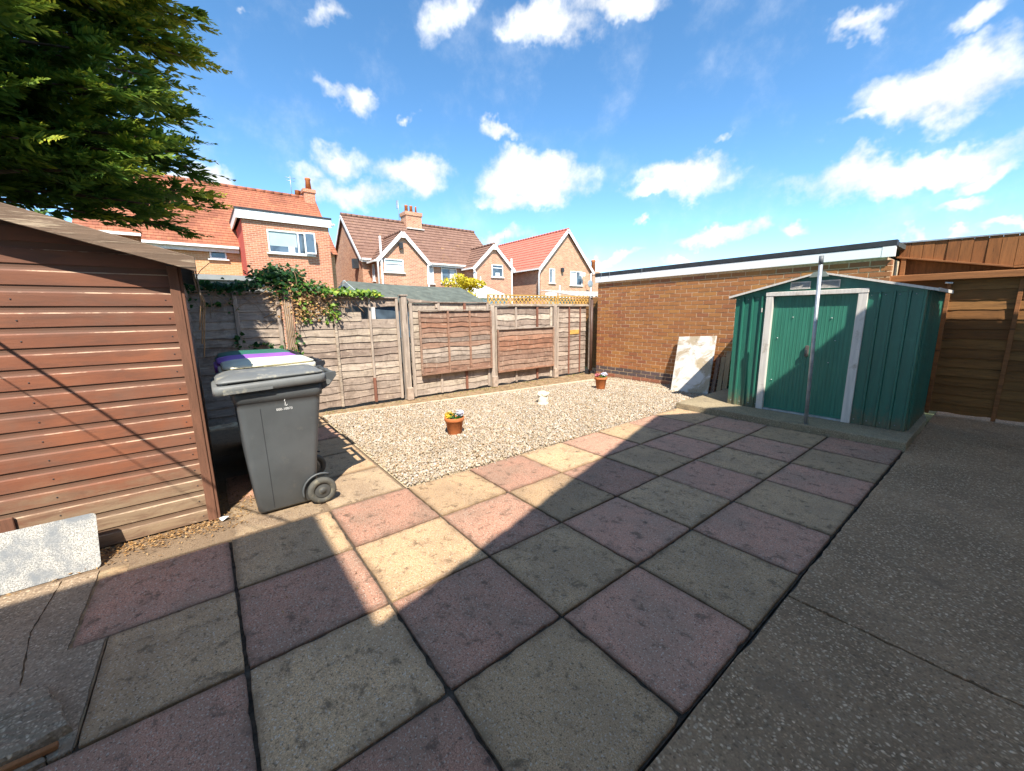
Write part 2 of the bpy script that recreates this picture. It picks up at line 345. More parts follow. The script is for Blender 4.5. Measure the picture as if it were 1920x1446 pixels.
def M_stained_board():
    m, nt, b = new_mat('mouldy_white_board'); g = NG(nt); p = g.pos((1, 1, 1))
    a = g.noise(p, 3.2, 9, .72, .8); d = g.noise(p, 26, 6, .7)
    c = g.mix(g.mr(a, .42, .56, 0, .8), (.66, .63, .58), (.34, .25, .13))
    c = g.mix(g.mul(g.mr(a, .46, .58), g.mr(d, .56, .64)), c, (.16, .13, .09))
    g.l(c, b.inputs['Base Color']); b.inputs['Roughness'].default_value = .45
    return m

MT = dict(
 pink=M_slab('pink_slab', (.52, .27, .18), (.35, .22, .15)),
 buff=M_slab('buff_slab', (.53, .345, .19), (.36, .24, .14)),
 joint=M_plain('joint_dirt', (.065, .05, .036), .95, .5, 30, bump=.006, bscale=80),
 conc=M_slab('old_concrete', (.46, .33, .2), (.28, .19, .12)),
 path=M_aggregate('exposed_aggregate', (.39, .245, .135), (.58, .42, .27), 50, .3, (.20, .128, .075)),
 agg=M_aggregate('worn_concrete', (.38, .275, .18), (.48, .38, .27), 55, .4, (.17, .12, .08)),
 base=M_aggregate('base_concrete', (.36, .29, .18), (.46, .38, .26), 70, .2, (.16, .13, .09)),
 soil=M_plain('soil', (.26, .17, .095), .95, .4, 14, bump=.01, bscale=40, dirt=(.35, .27, .16), dirt_amt=.3, dirt_scale=9),
 litter=M_leaf('dry_leaf_litter', [(0, (.10, .05, .02)), (.5, (.34, .18, .06)), (1, (.52, .34, .16))], .1, .8),
 ground=M_plain('rough_grass', (.09, .11, .04), .95, .4, 2, bump=.02, bscale=20),
 gravel=M_gravel(),
 gravbed=M_plain('gravel_bed', (.5, .4, .26), .9, .35, 60, bump=.01, bscale=120),
 edging=M_plain('pale_edging', (.6, .52, .38), .9, .2, 20, bump=.002),
 fence=M_wood('weathered_fence', [(.30, .235, .19), (.46, .375, .305), (.34, .265, .215), (.54, .44, .35), (.27, .20, .16), (.42, .33, .265)], (9, .9, 9), worn=(.58, .46, .34), worn_lo=.55, blot=.6),
 fence_pale=M_wood('bleached_fence', [(.50, .42, .335), (.40, .32, .25), (.58, .49, .39)], (9, .9, 9), worn=(.64, .53, .39), worn_lo=.52, blot=.6),
 fence_red=M_wood('red_brown_fence', [(.30, .14, .085), (.40, .21, .135), (.27, .165, .12), (.42, .27, .19), (.24, .12, .08)], (9, .9, 9), worn=(.52, .38, .28), worn_lo=.57, blot=.55),
 post=M_wood('post_wood', [(.40, .32, .26), (.50, .41, .33)], (9, 9, .9), worn=(.62, .52, .40), worn_lo=.54),
 post_red=M_wood('red_batten', [(.24, .10, .065), (.27, .12, .08)], (9, 9, .9)),
 spur=M_plain('concrete_spur', (.40, .31, .24), .9, .25, 12, bump=.003),
 trellis=M_plain('golden_trellis', (.55, .33, .09), .7, .25, 20),
 rfence=M_wood('dark_stained_fence', [(.27, .125, .04), (.34, .165, .055), (.21, .09, .03)], (.9, 9, 9), worn=(.36, .2, .08), worn_lo=.62),
 rboard=M_wood('orange_stained_board', [(.29, .115, .04), (.34, .14, .05), (.26, .10, .036)], (9, 9, .8)),
 rbeam=M_wood('stained_beam', [(.33, .135, .052), (.35, .15, .058)], (.7, 9, 9)),
 brown=M_board_paint(),
 browntrim=M_wood('brown_trim', [(.21, .10, .062), (.19, .088, .055)], (9, 9, .9), worn=(.42, .28, .17), worn_lo=.66),
 barge=M_wood('bare_bargeboard', [(.22, .15, .105)], (14, .7, 14), worn=(.52, .41, .29), worn_lo=.53, orand=False, wscale=3.5, blot=.15),
 felt=M_plain('roof_felt', (.065, .072, .066), .9, .25, 8, bump=.004, bscale=90),
 feltg=M_plain('green_mineral_felt', (.105, .12, .10), .92, .2, 6, bump=.004, bscale=90, dirt=(.2, .2, .16), dirt_amt=.08, dirt_scale=4),
 shedside=M_wood('grey_shed_side', [(.16, .12, .09), (.2, .15, .11)], (.9, 9, 9), worn=(.36, .3, .24), worn_lo=.56),
 brick=M_brickpiece('garage_brick', [(.36, .145, .065), (.44, .195, .068), (.40, .165, .066), (.48, .225, .072), (.34, .13, .066), (.43, .185, .064)]),
 brick_i=M_brickpiece('garage_brick_far', [(.36, .145, .065), (.44, .195, .068), (.40, .165, .066), (.48, .225, .072), (.34, .13, .066), (.43, .185, .064)], True),
 blue=M_brickpiece('blue_brick', [(.10, .085, .085), (.14, .10, .10), (.085, .085, .09)], soot=.1),
 redb=M_brickpiece('red_brick', [(.34, .13, .08), (.40, .17, .10), (.36, .2, .13)]),
 mortar=M_plain('mortar', (.60, .43, .27), .95, .2, 30, bump=.002, bscale=100),
 upvc=M_plain('white_upvc', (.84, .84, .83), .35, .03, 4),
 upvcd=M_plain('weathered_white', (.70, .67, .62), .5, .12, 8),
 dark=M_plain('dark_trim', (.035, .037, .042), .5, .2, 6),
 black=M_plain('black_void', (.008, .008, .009), .9, .1, 4),
 gsheet=M_plain('green_steel', (.024, .14, .098), .36, .12, 3, spec=.5, stretch=(6, 6, .6), dirt=(.05, .2, .15), dirt_amt=.05, dirt_scale=3, splash=(.17, .12, .07)),
 gdoor=M_plain('green_door_steel', (.036, .185, .125), .38, .15, 5, spec=.5, stretch=(14, 14, .5)),
 gtrim=M_plain('grey_white_trim', (.66, .62, .56), .5, .1, 5, stretch=(8, 8, .6), dirt=(.42, .37, .3), dirt_amt=.12, dirt_scale=6),
 galv=M_plain('galvanised', (.42, .45, .47), .45, .2, 12, metallic=.55),
 galvsheet=M_plain('galvanised_sheet', (.34, .33, .305), .6, .6, 190, metallic=.2, dirt=(.17, .185, .20), dirt_amt=.35, dirt_scale=4, bump=.001, bscale=200),
 terra=M_plain('terracotta', (.46, .145, .045), .75, .16, 9, dirt=(.5, .22, .1), dirt_amt=.12, dirt_scale=8),
 compost=M_plain('compost', (.05, .035, .022), .95, .4, 60),
 stonepot=M_plain('cream_stone', (.76, .68, .54), .85, .12, 20, bump=.003),
 bin=M_plain('grey_bin_plastic', (.082, .089, .092), .48, .12, 4, spec=.45, dirt=(.12, .118, .11), dirt_amt=.06, dirt_scale=9, bump=.0006, bscale=220),
 binlid=M_plain('grey_lid_plastic', (.155, .162, .16), .5, .14, 4, dirt=(.36, .34, .27), dirt_amt=.16, dirt_scale=7),
 bindark=M_plain('black_bin_plastic', (.022, .024, .03), .45, .15, 4),
 binnavy=M_plain('navy_bin_plastic', (.02, .03, .06), .45, .15, 4),
 cream=M_plain('cream_lid_plastic', (.74, .70, .54), .5, .1, 5, dirt=(.5, .46, .34), dirt_amt=.12, dirt_scale=7),
 purple=M_plain('purple_lid_plastic', (.33, .12, .50), .45, .1, 5),
 greenlid=M_plain('green_lid_plastic', (.035, .15, .11), .45, .15, 5),
 tyre=M_plain('tyre_rubber', (.085, .082, .07), .8, .25, 10, dirt=(.19, .17, .12), dirt_amt=.2, dirt_scale=14),
 hub=M_plain('wheel_hub', (.07, .072, .07), .4, .1, 8),
 white=M_plain('white_print', (.78, .78, .76), .6, .03, 4),
 oldboard=M_stained_board(),
 plywood=M_wood('plywood', [(.36, .25, .14), (.42, .3, .18)], (3, 3, .6)),
 hb1=M_farbrick('left_house_brick', [(.44, .16, .09), (.52, .22, .12), (.40, .14, .085), (.56, .26, .15)], (.62, .45, .32)),
 hb1b=M_farbrick('left_house_pale_brick', [(.56, .29, .13), (.64, .36, .18), (.5, .24, .11)], (.66, .48, .3)),
 hb2=M_farbrick('middle_house_brick', [(.46, .20, .115), (.56, .28, .16), (.40, .16, .095), (.60, .34, .21)], (.62, .47, .36)),
 hb3=M_farbrick('right_house_brick', [(.50, .23, .13), (.60, .31, .17), (.43, .18, .10), (.64, .38, .23)], (.64, .5, .38)),
 redrender=M_plain('red_render', (.50, .085, .06), .85, .08, 4),
 rt1=M_tile('orange_clay_tile', [(.36, .13, .075), (.43, .165, .09), (.32, .115, .07)], .165, (.42, .20, .075), stain=.6),
 rt2=M_tile('brown_concrete_tile', [(.20, .11, .08), (.26, .15, .11), (.23, .13, .095)], .3, (.46, .27, .10), stain=.2),
 rt2x=M_tile('brown_tile_side', [(.20, .11, .08), (.26, .15, .11), (.23, .13, .095)], .3, (.46, .27, .10), along='x', stain=.2),
 rt3=M_tile('red_concrete_tile', [(.54, .17, .12), (.60, .20, .14), (.56, .18, .125)], .3, (.58, .21, .15), along='x', stain=.05),
 glass=M_glass('window_glass'),
 blind=M_plain('window_blind', (.40, .50, .50), .8, .06, 3),
 curtain=M_plain('net_curtain', (.62, .66, .68), .8, .12, 9, stretch=(1, 6, .3)),
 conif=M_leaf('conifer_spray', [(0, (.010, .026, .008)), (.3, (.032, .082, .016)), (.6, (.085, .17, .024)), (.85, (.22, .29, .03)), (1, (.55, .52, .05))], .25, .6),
 bark=M_plain('bark', (.10, .065, .042), .95, .4, 12, bump=.01, bscale=30),
 ivy=M_leaf('ivy_leaf', [(0, (.012, .045, .014)), (.4, (.03, .105, .02)), (.7, (.12, .24, .03)), (.88, (.30, .42, .05)), (1, (.55, .50, .06))], .3, .45),
 deadstem=M_plain('dead_stem', (.30, .19, .105), .9, .35, 20),
 yellow=M_leaf('golden_leaf', [(0, (.30, .22, .015)), (.5, (.68, .55, .03)), (1, (.85, .78, .1))], .35),
 hedge=M_leaf('far_leaf', [(0, (.02, .05, .012)), (1, (.2, .3, .06))], .3),
 petal_y=M_leaf('yellow_petal', [(0, (.70, .36, .03)), (.5, (.82, .66, .06)), (1, (.85, .8, .3))], .3),
 petal_w=M_leaf('white_petal', [(0, (.60, .64, .80)), (1, (.88, .88, .9))], .3),
 petal_p=M_leaf('pink_petal', [(0, (.55, .12, .16)), (1, (.8, .36, .4))], .3),
 moss=M_leaf('weed', [(0, (.10, .11, .02)), (1, (.36, .36, .10))], .3),
 render=M_plain('pale_render', (.80, .74, .64), .9, .1, 3),
)

# ------------------------------------------------------------------ builders
class MB:
    def __init__(s): s.v = []; s.f = []; s.sm = []
    def quad(s, *p):
        n = len(s.v); s.v += [tuple(q) for q in p]; s.f.append(tuple(range(n, n+len(p)))); s.sm.append(False); return s
    def box(s, a, b):
        x0, y0, z0 = [min(i, j) for i, j in zip(a, b)]; x1, y1, z1 = [max(i, j) for i, j in zip(a, b)]
        return s.hexa([(x0, y0, z0), (x1, y0, z0), (x1, y1, z0), (x0, y1, z0), (x0, y0, z1), (x1, y0, z1), (x1, y1, z1), (x0, y1, z1)])
    def hexa(s, p):
        n = len(s.v); s.v += [tuple(q) for q in p]
        for f in ((3, 2, 1, 0), (4, 5, 6, 7), (0, 1, 5, 4), (1, 2, 6, 5), (2, 3, 7, 6), (3, 0, 4, 7)): s.f.append(tuple(n+i for i in f)); s.sm.append(False)
        return s
    def prism(s, poly, ext):
        """poly: list of 3D points, extruded by the vector ext"""
        n = len(s.v); k = len(poly); e = Vector(ext)
        s.v += [tuple(q) for q in poly] + [tuple(Vector(q)+e) for q in poly]
        s.f.append(tuple(range(n, n+k))[::-1]); s.f.append(tuple(range(n+k, n+2*k))); s.sm += [False, False]
        for i in range(k): j = (i+1) % k; s.f.append((n+i, n+j, n+k+j, n+k+i)); s.sm.append(False)
        return s
    def beam(s, a, b, w, h, up=(0, 0, 1)):
        a, b = Vector(a), Vector(b); d = (b-a).normalized(); up = Vector(up); sd = d.cross(up).normalized(); up = sd.cross(d)
        sd = sd*w/2; up = up*h/2
        return s.hexa([a-sd-up, a+sd-up, b+sd-up, b-sd-up, a-sd+up, a+sd+up, b+sd+up, b-sd+up])
    def tube(s, pts, rad, seg=8, caps=True, smooth=True):
        pts = [Vector(p) for p in pts]; n0 = len(s.v); k = len(pts)
        rs = rad if hasattr(rad, '__len__') else [rad]*k
        prevn = None
        for i, p in enumerate(pts):
            d = (pts[min(i+1, k-1)]-pts[max(i-1, 0)]).normalized()
            if prevn is None: prevn = d.orthogonal().normalized()
            nn = (prevn-d*prevn.dot(d)).normalized(); bb = d.cross(nn); prevn = nn
            for j in range(seg):
                a = 2*math.pi*j/seg; s.v.append(tuple(p+(nn*math.cos(a)+bb*math.sin(a))*rs[i]))
        for i in range(k-1):
            for j in range(seg):
                q = (j+1) % seg; s.f.append((n0+i*seg+j, n0+i*seg+q, n0+(i+1)*seg+q, n0+(i+1)*seg+j)); s.sm.append(smooth)
        if caps:
            s.f.append(tuple(n0+j for j in range(seg))[::-1]); s.f.append(tuple(n0+(k-1)*seg+j for j in range(seg))); s.sm += [False, False]
        return s
    def lathe(s, prof, c, seg=24, axis='z', smooth=True):
        n0 = len(s.v)
        for r, h in prof:
            for j in range(seg):
                a = 2*math.pi*j/seg; x, y = r*math.cos(a), r*math.sin(a)
                s.v.append((c[0]+x, c[1]+y, c[2]+h) if axis == 'z' else (c[0]+h, c[1]+x, c[2]+y))
        for i in range(len(prof)-1):
            for j in range(seg):
                q = (j+1) % seg; s.f.append((n0+i*seg+j, n0+i*seg+q, n0+(i+1)*seg+q, n0+(i+1)*seg+j)); s.sm.append(smooth)
        s.f.append(tuple(n0+j for j in range(seg))[::-1]); s.f.append(tuple(n0+(len(prof)-1)*seg+j for j in range(seg))); s.sm += [False, False]
        return s
    def loft(s, rings, smooth=True, cap=True):
        n0 = len(s.v); k = len(rings[0])
        for r in rings: s.v += [tuple(p) for p in r]
        for i in range(len(rings)-1):
            for j in range(k):
                q = (j+1) % k; s.f.append((n0+i*k+j, n0+i*k+q, n0+(i+1)*k+q, n0+(i+1)*k+j)); s.sm.append(smooth)
        if cap:
            s.f.append(tuple(n0+j for j in range(k))[::-1]); s.f.append(tuple(n0+(len(rings)-1)*k+j for j in range(k))); s.sm += [False, False]
        return s
    def mesh(s, name, off=(0, 0, 0), mat=None):
        me = bpy.data.meshes.new(name); v = np.array(s.v, float)-np.array(off, float)
        me.from_pydata(v.tolist(), [], s.f); me.polygons.foreach_set('use_smooth', s.sm)
        if mat is not None: me.materials.append(mat)
        bm = bmesh.new(); bm.from_mesh(me); bmesh.ops.recalc_face_normals(bm, faces=bm.faces); bm.to_mesh(me); bm.free()
        me.update(); return me
    def build(s, name, mat, root=None, parent=None, bevel=0, seg=2):
        """root: the thing (an object whose world location is the origin of all its parts)"""
        off = root.location if root is not None else (0, 0, 0)
        o = bpy.data.objects.new(name, s.mesh(name, off, mat)); COL.objects.link(o)
        p = parent if parent is not None else root
        if p is not None: o.parent = p
        if bevel:
            b = o.modifiers.new('bevel', 'BEVEL'); b.width = bevel; b.segments = seg; b.limit_method = 'ANGLE'; b.angle_limit = R(40)
        return o
def tag(o, label=None, cat=None, group=None, kind=None):
    if label: o['label'] = label
    if cat: o['category'] = cat
    if group: o['group'] = group
    if kind: o['kind'] = kind
    return o
def thing(name, loc, label, cat, group=None):
    o = bpy.data.objects.new(name, None); o.empty_display_size = .1; o.location = loc; COL.objects.link(o)
    return tag(o, label, cat, group)
def inst(name, me, loc, parent, rot=(0, 0, 0), scale=(1, 1, 1), root=None):
    """shares mesh data; loc in world, parent unrotated"""
    o = bpy.data.objects.new(name, me); COL.objects.link(o); o.parent = parent
    base = Vector((root or parent).location) if (root or parent) is not None else Vector()
    o.location = Vector(loc)-base; o.rotation_euler = rot; o.scale = scale; return o
def rrect(x0, x1, y0, y1, z, r, n=4):
    pts = []
    for cx, cy, a0 in ((x1-r, y1-r, 0), (x0+r, y1-r, 90), (x0+r, y0+r, 180), (x1-r, y0+r, 270)):
        for i in range(n+1):
            a = R(a0+90*i/n); pts.append((cx+r*math.cos(a), cy+r*math.sin(a), z))
    return pts
def soup(name, V, F, mat, tint=None, root=None, parent=None, smooth=False):
    """numpy mesh: V (n,3) world, F (m,k)"""
    off = np.array(root.location if root is not None else (0, 0, 0))
    me = bpy.data.meshes.new(name); V = np.asarray(V, np.float32)-off; F = np.asarray(F, np.int32); k = F.shape[1]
    me.vertices.add(len(V)); me.vertices.foreach_set('co', V.astype(np.float32).ravel())
    me.loops.add(F.size); me.loops.foreach_set('vertex_index', F.ravel())
    me.polygons.add(len(F)); me.polygons.foreach_set('loop_start', np.arange(0, F.size, k, dtype=np.int32))
    me.update(calc_edges=True)
    if smooth: me.polygons.foreach_set('use_smooth', np.ones(len(F), bool))
    if tint is not None:
        a = me.attributes.new('tint', 'FLOAT', 'POINT'); a.data.foreach_set('value', np.asarray(tint, np.float32))
    me.materials.append(mat); me.validate()
    o = bpy.data.objects.new(name, me); COL.objects.link(o)
    p = parent if parent is not None else root
    if p is not None: o.parent = p
    return o

# ================================================================== SETTING
g = MB().quad((-400, -400, -.16), (400, -400, -.16), (400, 400, -.16), (-400, 400, -.16)).build('ground', MT['ground']); tag(g, kind='structure')
# dark bed under the patio, seen in the joints
S = .61
patio = MB().box((0.0, -1.9, -.12), (2.44, 4.9, -.016)).build('patio', MT['joint']); tag(patio, kind='structure')
def slab_mesh(name, w, h, mat, seed):
    rr = random.Random(seed); g = .0065; nseg = 15; rings = []
    def ring(z, ins):
        pts = []
        cs = [(g+ins, g+ins), (w-g-ins, g+ins), (w-g-ins, h-g-ins), (g+ins, h-g-ins)]
        for i in range(4):
            a, b = cs[i], cs[(i+1) % 4]
            for k in range(nseg):
                t = k/nseg; pts.append((a[0]+(b[0]-a[0])*t, a[1]+(b[1]-a[1])*t, z))
        return pts
    jit = [rr.uniform(-.002, .003)+(rr.uniform(.006, .014) if rr.random() < .07 else 0)+(rr.uniform(.004, .012) if (q % nseg == 0 and rr.random() < .5) else 0) for q in range(4*nseg)]
    base = [ring(-.05, .0), ring(-.004, .0), ring(0, .004)]
    cx, cy = w/2, h/2
    for rg in base:
        rings.append([(x+(cx-x)*j*2, y+(cy-y)*j*2, z) for (x, y, z), j in zip(rg, jit)])
    return MB().loft(rings, smooth=False).mesh(name, mat=mat)
smesh = {c: [slab_mesh('slab', S, S, MT[c], i+(10 if c == 'pink' else 0)) for i in range(4)] for c in ('pink', 'buff')}
cut = slab_mesh('slab', S, .49, MT['buff'], 50)
for Lr in range(-3, 8):
    for j in range(4):
        c = 'pink' if (Lr+j) % 2 == 0 else 'buff'
        y0 = Lr*S
        if Lr == -2 and j == 1: inst('slab', cut, (j*S, -1.10, .002), patio); continue
        if Lr == -3 and j < 2: continue
        if Lr == -3: y0 = -1.84
        o = inst('slab', smesh[c][(Lr*3+j*5) % 4], (j*S, y0, random.uniform(-.003, .003)), patio)
        o.rotation_euler = (random.uniform(-.003, .003), random.uniform(-.003, .003), random.uniform(-.0035, .0035))
# cast concrete at the near left, cracked
def poly_slab(name, pts, z0, z1, mat, rough_n=5, amp=.012, seed=0):
    rr = random.Random(seed); P = []
    for i in range(len(pts)):
        a, b = Vector(pts[i]), Vector(pts[(i+1) % len(pts)]); d = (b-a); nrm = Vector((-d.y, d.x)).normalized()
        for k in range(rough_n):
            q = a+d*(k/rough_n); 
            if k: q = q+nrm*rr.uniform(-amp, amp)
            P.append((q.x, q.y))
    mb = MB(); mb.loft([[(x, y, z0) for x, y in P], [(x, y, z1-.004) for x, y in P], [(x*.998+.002*pts[0][0], y*.998+.002*pts[0][1], z1) for x, y in P]], smooth=False)
    return mb
cp = MB().box((-.1, -3.2, -.13), (1.2, -1.1, -.007)).build('concrete_pad', MT['soil']); tag(cp, kind='structure')
poly_slab('p', [(-.1, -1.226), (.606, -1.226), (.614, -1.106), (1.212, -1.106), (1.212, -1.16), (.98, -1.255), (.80, -1.315), (.35, -1.385), (-.1, -1.37)], -.1, 0.0, MT['agg'], rough_n=15, amp=.003, seed=1).build('concrete_piece', MT['agg'], parent=cp)
poly_slab('p', [(1.212, -1.164), (1.212, -2.2), (-.1, -2.2), (-.1, -1.375), (.35, -1.390), (.80, -1.321), (.98, -1.261)], -.1, .003, MT['agg'], rough_n=15, amp=.003, seed=2).build('concrete_piece', MT['agg'], parent=cp)
bl_ = thing('concrete_lump', (.97, -1.35, 0), 'rough broken lump of concrete at the near left corner of the paving', 'concrete lump')
def broken():
    rr = random.Random(12); out = [(.74, -1.47), (.77, -1.37), (.80, -1.29), (.87, -1.215), (.93, -1.20), (.98, -1.165), (1.05, -1.15), (1.13, -1.118), (1.155, -1.2), (1.165, -1.3), (1.16, -1.42), (1.14, -1.6), (.95, -1.66), (.8, -1.6)]
    P = []
    for i in range(len(out)):
        a, b = out[i], out[(i+1) % len(out)]
        for k in range(5): P.append((a[0]+(b[0]-a[0])*k/5+rr.uniform(-.006, .006), a[1]+(b[1]-a[1])*k/5+rr.uniform(-.006, .006)))
    cx, cy = .97, -1.4; rings = []
    for sc_, zz in ((1, .0), (.99, .022), (.965, .036), (.8, .042), (.5, .046), (.2, .044)):
        rings.append([(cx+(x-cx)*sc_, cy+(y-cy)*sc_, zz+rr.uniform(-.004, .004)*(zz > .01)) for x, y in P])
    MB().loft(rings, smooth=False).build('lump', MT['agg'], bl_)
    MB().beam((1.175, -1.14, .012), (1.185, -1.62, .012), .022, .02).build('timber_edge', MT['rbeam'], bl_, bevel=.003, seg=1)
broken()
# ground by the brown shed and under the bins
yard = MB().box((-3.2, -3.2, -.13), (-.012, .6, -.008)).build('bin_yard', MT['conc']); tag(yard, kind='structure')
for y0, y1, x0, x1, c in [(-.60, -.02, -.6, -.02, 'conc'), (0, .585, -.62, -.02, 'conc'), (0, .585, -1.25, -.635, 'buff'), (0, .585, -1.86, -1.265, 'buff'), (0, .585, -2.47, -1.875, 'pink'), (0, .585, -3.08, -2.485, 'buff'), (-.6, -.015, -1.25, -.615, 'pink')]:
    slab_mesh('slab', x1-x0, y1-y0, MT[c], 70)
    inst('slab', slab_mesh('slab', x1-x0, y1-y0, MT[c], int(abs(x0*77))), (x0, y0, .0), yard)
# concrete path on the right
path = MB().box((2.446, -3, -.12), (9, 7.6, -.02)).build('path', MT['joint']); tag(path, kind='structure')
for y0, y1, z in [(-2.9, 1.596, .0), (1.604, 3.945, .001), (3.952, 7.5, -.004)]:
    x0 = 2.456
    poly_slab('p', [(x0, y0), (4.1, y0), (4.1, y1), (x0, y1)], -.1, z, MT['path'], rough_n=40, amp=.006, seed=int(y0*9)).build('path_section', MT['path'], parent=path)
# gravel bed
gb = MB().quad((-2.76, .61, -.012), (-.01, .61, -.012), (-.01, 6.66, -.05), (-2.76, 6.66, -.05)).build('gravel_bed', MT['gravbed']); tag(gb, kind='structure')
sb = MB()
NY = 30
sb.quad((-3.9, -3, -.03), (-2.6, -3, -.03), (-2.6, 7.6, -.045), (-3.9, 7.6, -.045))
soil = sb.build('soil_border', MT['soil']); tag(soil, kind='structure')
def gz(y): return np.interp(y, [.6, 4.5, 6.7], [-.004, -.012, -.05])
def gravel_far(y): return np.interp(y, [.6, 3.5, 5.9, 6.7], [-3.05, -2.74, -2.52, -2.5])
def make_gravel():
    phi = (1+5**.5)/2
    iv = np.array([(-1, phi, 0), (1, phi, 0), (-1, -phi, 0), (1, -phi, 0), (0, -1, phi), (0, 1, phi), (0, -1, -phi), (0, 1, -phi), (phi, 0, -1), (phi, 0, 1), (-phi, 0, -1), (-phi, 0, 1)], float)
    iv /= np.linalg.norm(iv[0])
    fc = np.array([(0, 11, 5), (0, 5, 1), (0, 1, 7), (0, 7, 10), (0, 10, 11), (1, 5, 9), (5, 11, 4), (11, 10, 2), (10, 7, 6), (7, 1, 8), (3, 9, 4), (3, 4, 2), (3, 2, 6), (3, 6, 8), (3, 8, 9), (4, 9, 5), (2, 4, 11), (6, 2, 10), (8, 6, 7), (9, 8, 1)])
    n = 92000
    x = RNG.uniform(-3.05, .03, n); y = RNG.uniform(.56, 6.68, n)
    e = RNG.normal(0, .012, n)
    ok = (x < -.012+e) & (y > .615+np.abs(e)*.8) & (x > gravel_far(y)+np.abs(e)) & ~((x > -.03) & (y > 4.8))
    ok &= (y < 6.12) | (RNG.uniform(size=n) < .62)
    stray_x = RNG.uniform(-.02, .07, 160); stray_y = RNG.uniform(.7, 4.7, 160)
    x = np.concatenate([x[ok], stray_x]); y = np.concatenate([y[ok], stray_y]); n = len(x)
    s = RNG.lognormal(math.log(.0084), .34, n).clip(.004, .02); s[-160:] *= .6
    z = gz(y)+s*.35+RNG.uniform(-.004, .012, n)+.006*np.sin(x*2.1+y*1.3); z[-160:] = s[-160:]*.5
    sc_ = np.stack([s*RNG.uniform(.8, 1.35, n), s*RNG.uniform(.7, 1.2, n), s*RNG.uniform(.45, .85, n)], 1)
    q = RNG.normal(size=(n, 4)); q[:, 1:3] *= .35; q /= np.linalg.norm(q, axis=1)[:, None]
    w, a, b, c = q.T
    Rm = np.stack([1-2*(b*b+c*c), 2*(a*b-c*w), 2*(a*c+b*w), 2*(a*b+c*w), 1-2*(a*a+c*c), 2*(b*c-a*w), 2*(a*c-b*w), 2*(b*c+a*w), 1-2*(a*a+b*b)], 1).reshape(n, 3, 3)
    P = iv[None]*(1+RNG.uniform(-.22, .22, (n, 12, 1)))*sc_[:, None, :]
    P = np.einsum('nij,nkj->nki', Rm, P)+np.stack([x, y, z], 1)[:, None, :]
    F = fc[None]+(np.arange(n)*12)[:, None, None]
    o = soup('gravel', P.reshape(-1, 3), F.reshape(-1, 3), MT['gravel'])
    tag(o, 'pale cream and tan gravel filling the bed by the fence', 'gravel', kind='stuff')
make_gravel()
def edge_strip(pts, w, h, mat, name):
    mb = MB()
    for a, b in zip(pts[:-1], pts[1:]): mb.beam(a, b, w, h)
    return mb.build(name, mat)
e1 = edge_strip([(-3.0, .62, -.01), (-2.87, 2.0, -.012), (-2.74, 3.5, -.012), (-2.63, 4.7, -.014), (-2.52, 5.95, -.016)], .035, .05, MT['edging'], 'gravel_edging'); tag(e1, 'pale edging strip between the gravel and the fence border', 'edging')
e2 = edge_strip([(-2.5, 6.12, -.03), (-1.6, 6.14, -.035), (-.95, 6.13, -.035)], .03, .045, MT['edging'], 'gravel_edging'); tag(e2, 'pale edging strip between the gravel and the brick garage wall', 'edging')
# raised shed base
bs = MB()
rr = random.Random(4)
front = [(-.02+2.475*i/24, 4.885+rr.uniform(-.006, .006)) for i in range(25)]
poly = front+[(2.455, 5.6), (2.45, 6.3), (2.4, 6.66), (-.02, 6.66), (0.0, 5.8)]
bs.loft([[(x, y, -.1) for x, y in poly], [(x, y, .072) for x, y in poly], [(x+(1.2-x)*.004, y+(5.8-y)*.006, .082) for x, y in poly]], smooth=False)
base = bs.build('shed_base', MT['base']); tag(base, kind='structure')

# ================================================================== GARAGE
gar = thing('garage', (-.6, 6.7, 0), 'long orange brick garage wall with white fascia and flat roof', 'garage')
GX0, GX1, GY = -3.09, 1.855, 6.7
MB().box((GX0+.004, GY+.0035, -.15), (GX1-.06, 12, 2.1)).build('wall', MT['mortar'], gar)
bm_ = MB().box((-.1055, 0, -.0308), (.1055, .1, .0308)).mesh('brick', mat=MT['brick'])
bmh = MB().box((-.05, 0, -.0308), (.05, .1, .0308)).mesh('brick_header', mat=MT['brick'])
bmb = MB().box((-.1055, 0, -.0308), (.1055, .1, .0308)).mesh('blue_brick', mat=MT['blue'])
bmr = MB().box((-.1055, 0, -.0308), (.1055, .1, .0308)).mesh('red_brick', mat=MT['redb'])
cand = []
z = .19-.15-.15
for row in range(-4, 26):
    zc = .19+row*.075+.0375
    if zc > 2.07: break
    off = 0 if row % 2 == 0 else .1125
    x = GX0+off
    if off: cand.append((GX0+.0515, zc, row, True))
    while x < GX1-.02:
        if x+.225 > GX1+.01: cand.append((GX1-.053, zc, row, True)); break
        cand.append((x+.1125-.002, zc, row, False)); x += .225
vis = [(c, (Vector((c[0], GY, c[1]))-CAM_LOC).length) for c in cand if c[0] < .62 or c[1] > 1.5]
hid = [c for c in cand if not (c[0] < .62 or c[1] > 1.5)]
vis.sort(key=lambda t: t[1])
rb = random.Random(5); stuff = MB(); stuffb = MB(); stuffr = MB()
nb = 0
for i, (c, d) in enumerate(vis):
    x, zc, row, half = c; me = bmb if row in (-1, -2) else bmr if row < -2 else bm_
    special = row < 0
    if special or nb < 262:
        if not special: nb += 1
        if half and not special: o = inst('brick', bmh, (x, GY-rb.uniform(-.001, .003), zc), gar)
        else: o = inst('blue_brick' if row in (-1, -2) else 'brick', me, (x, GY-rb.uniform(-.001, .003), zc), gar, scale=(.47 if half else 1, 1, 1))
        o.rotation_euler = (0, rb.uniform(-.006, .006), rb.uniform(-.006, .006))
    else:
        w = .05 if half else .1055; dy = rb.uniform(-.001, .003); stuff.box((x-w, GY-dy, zc-.0308), (x+w, GY+.08, zc+.0308))
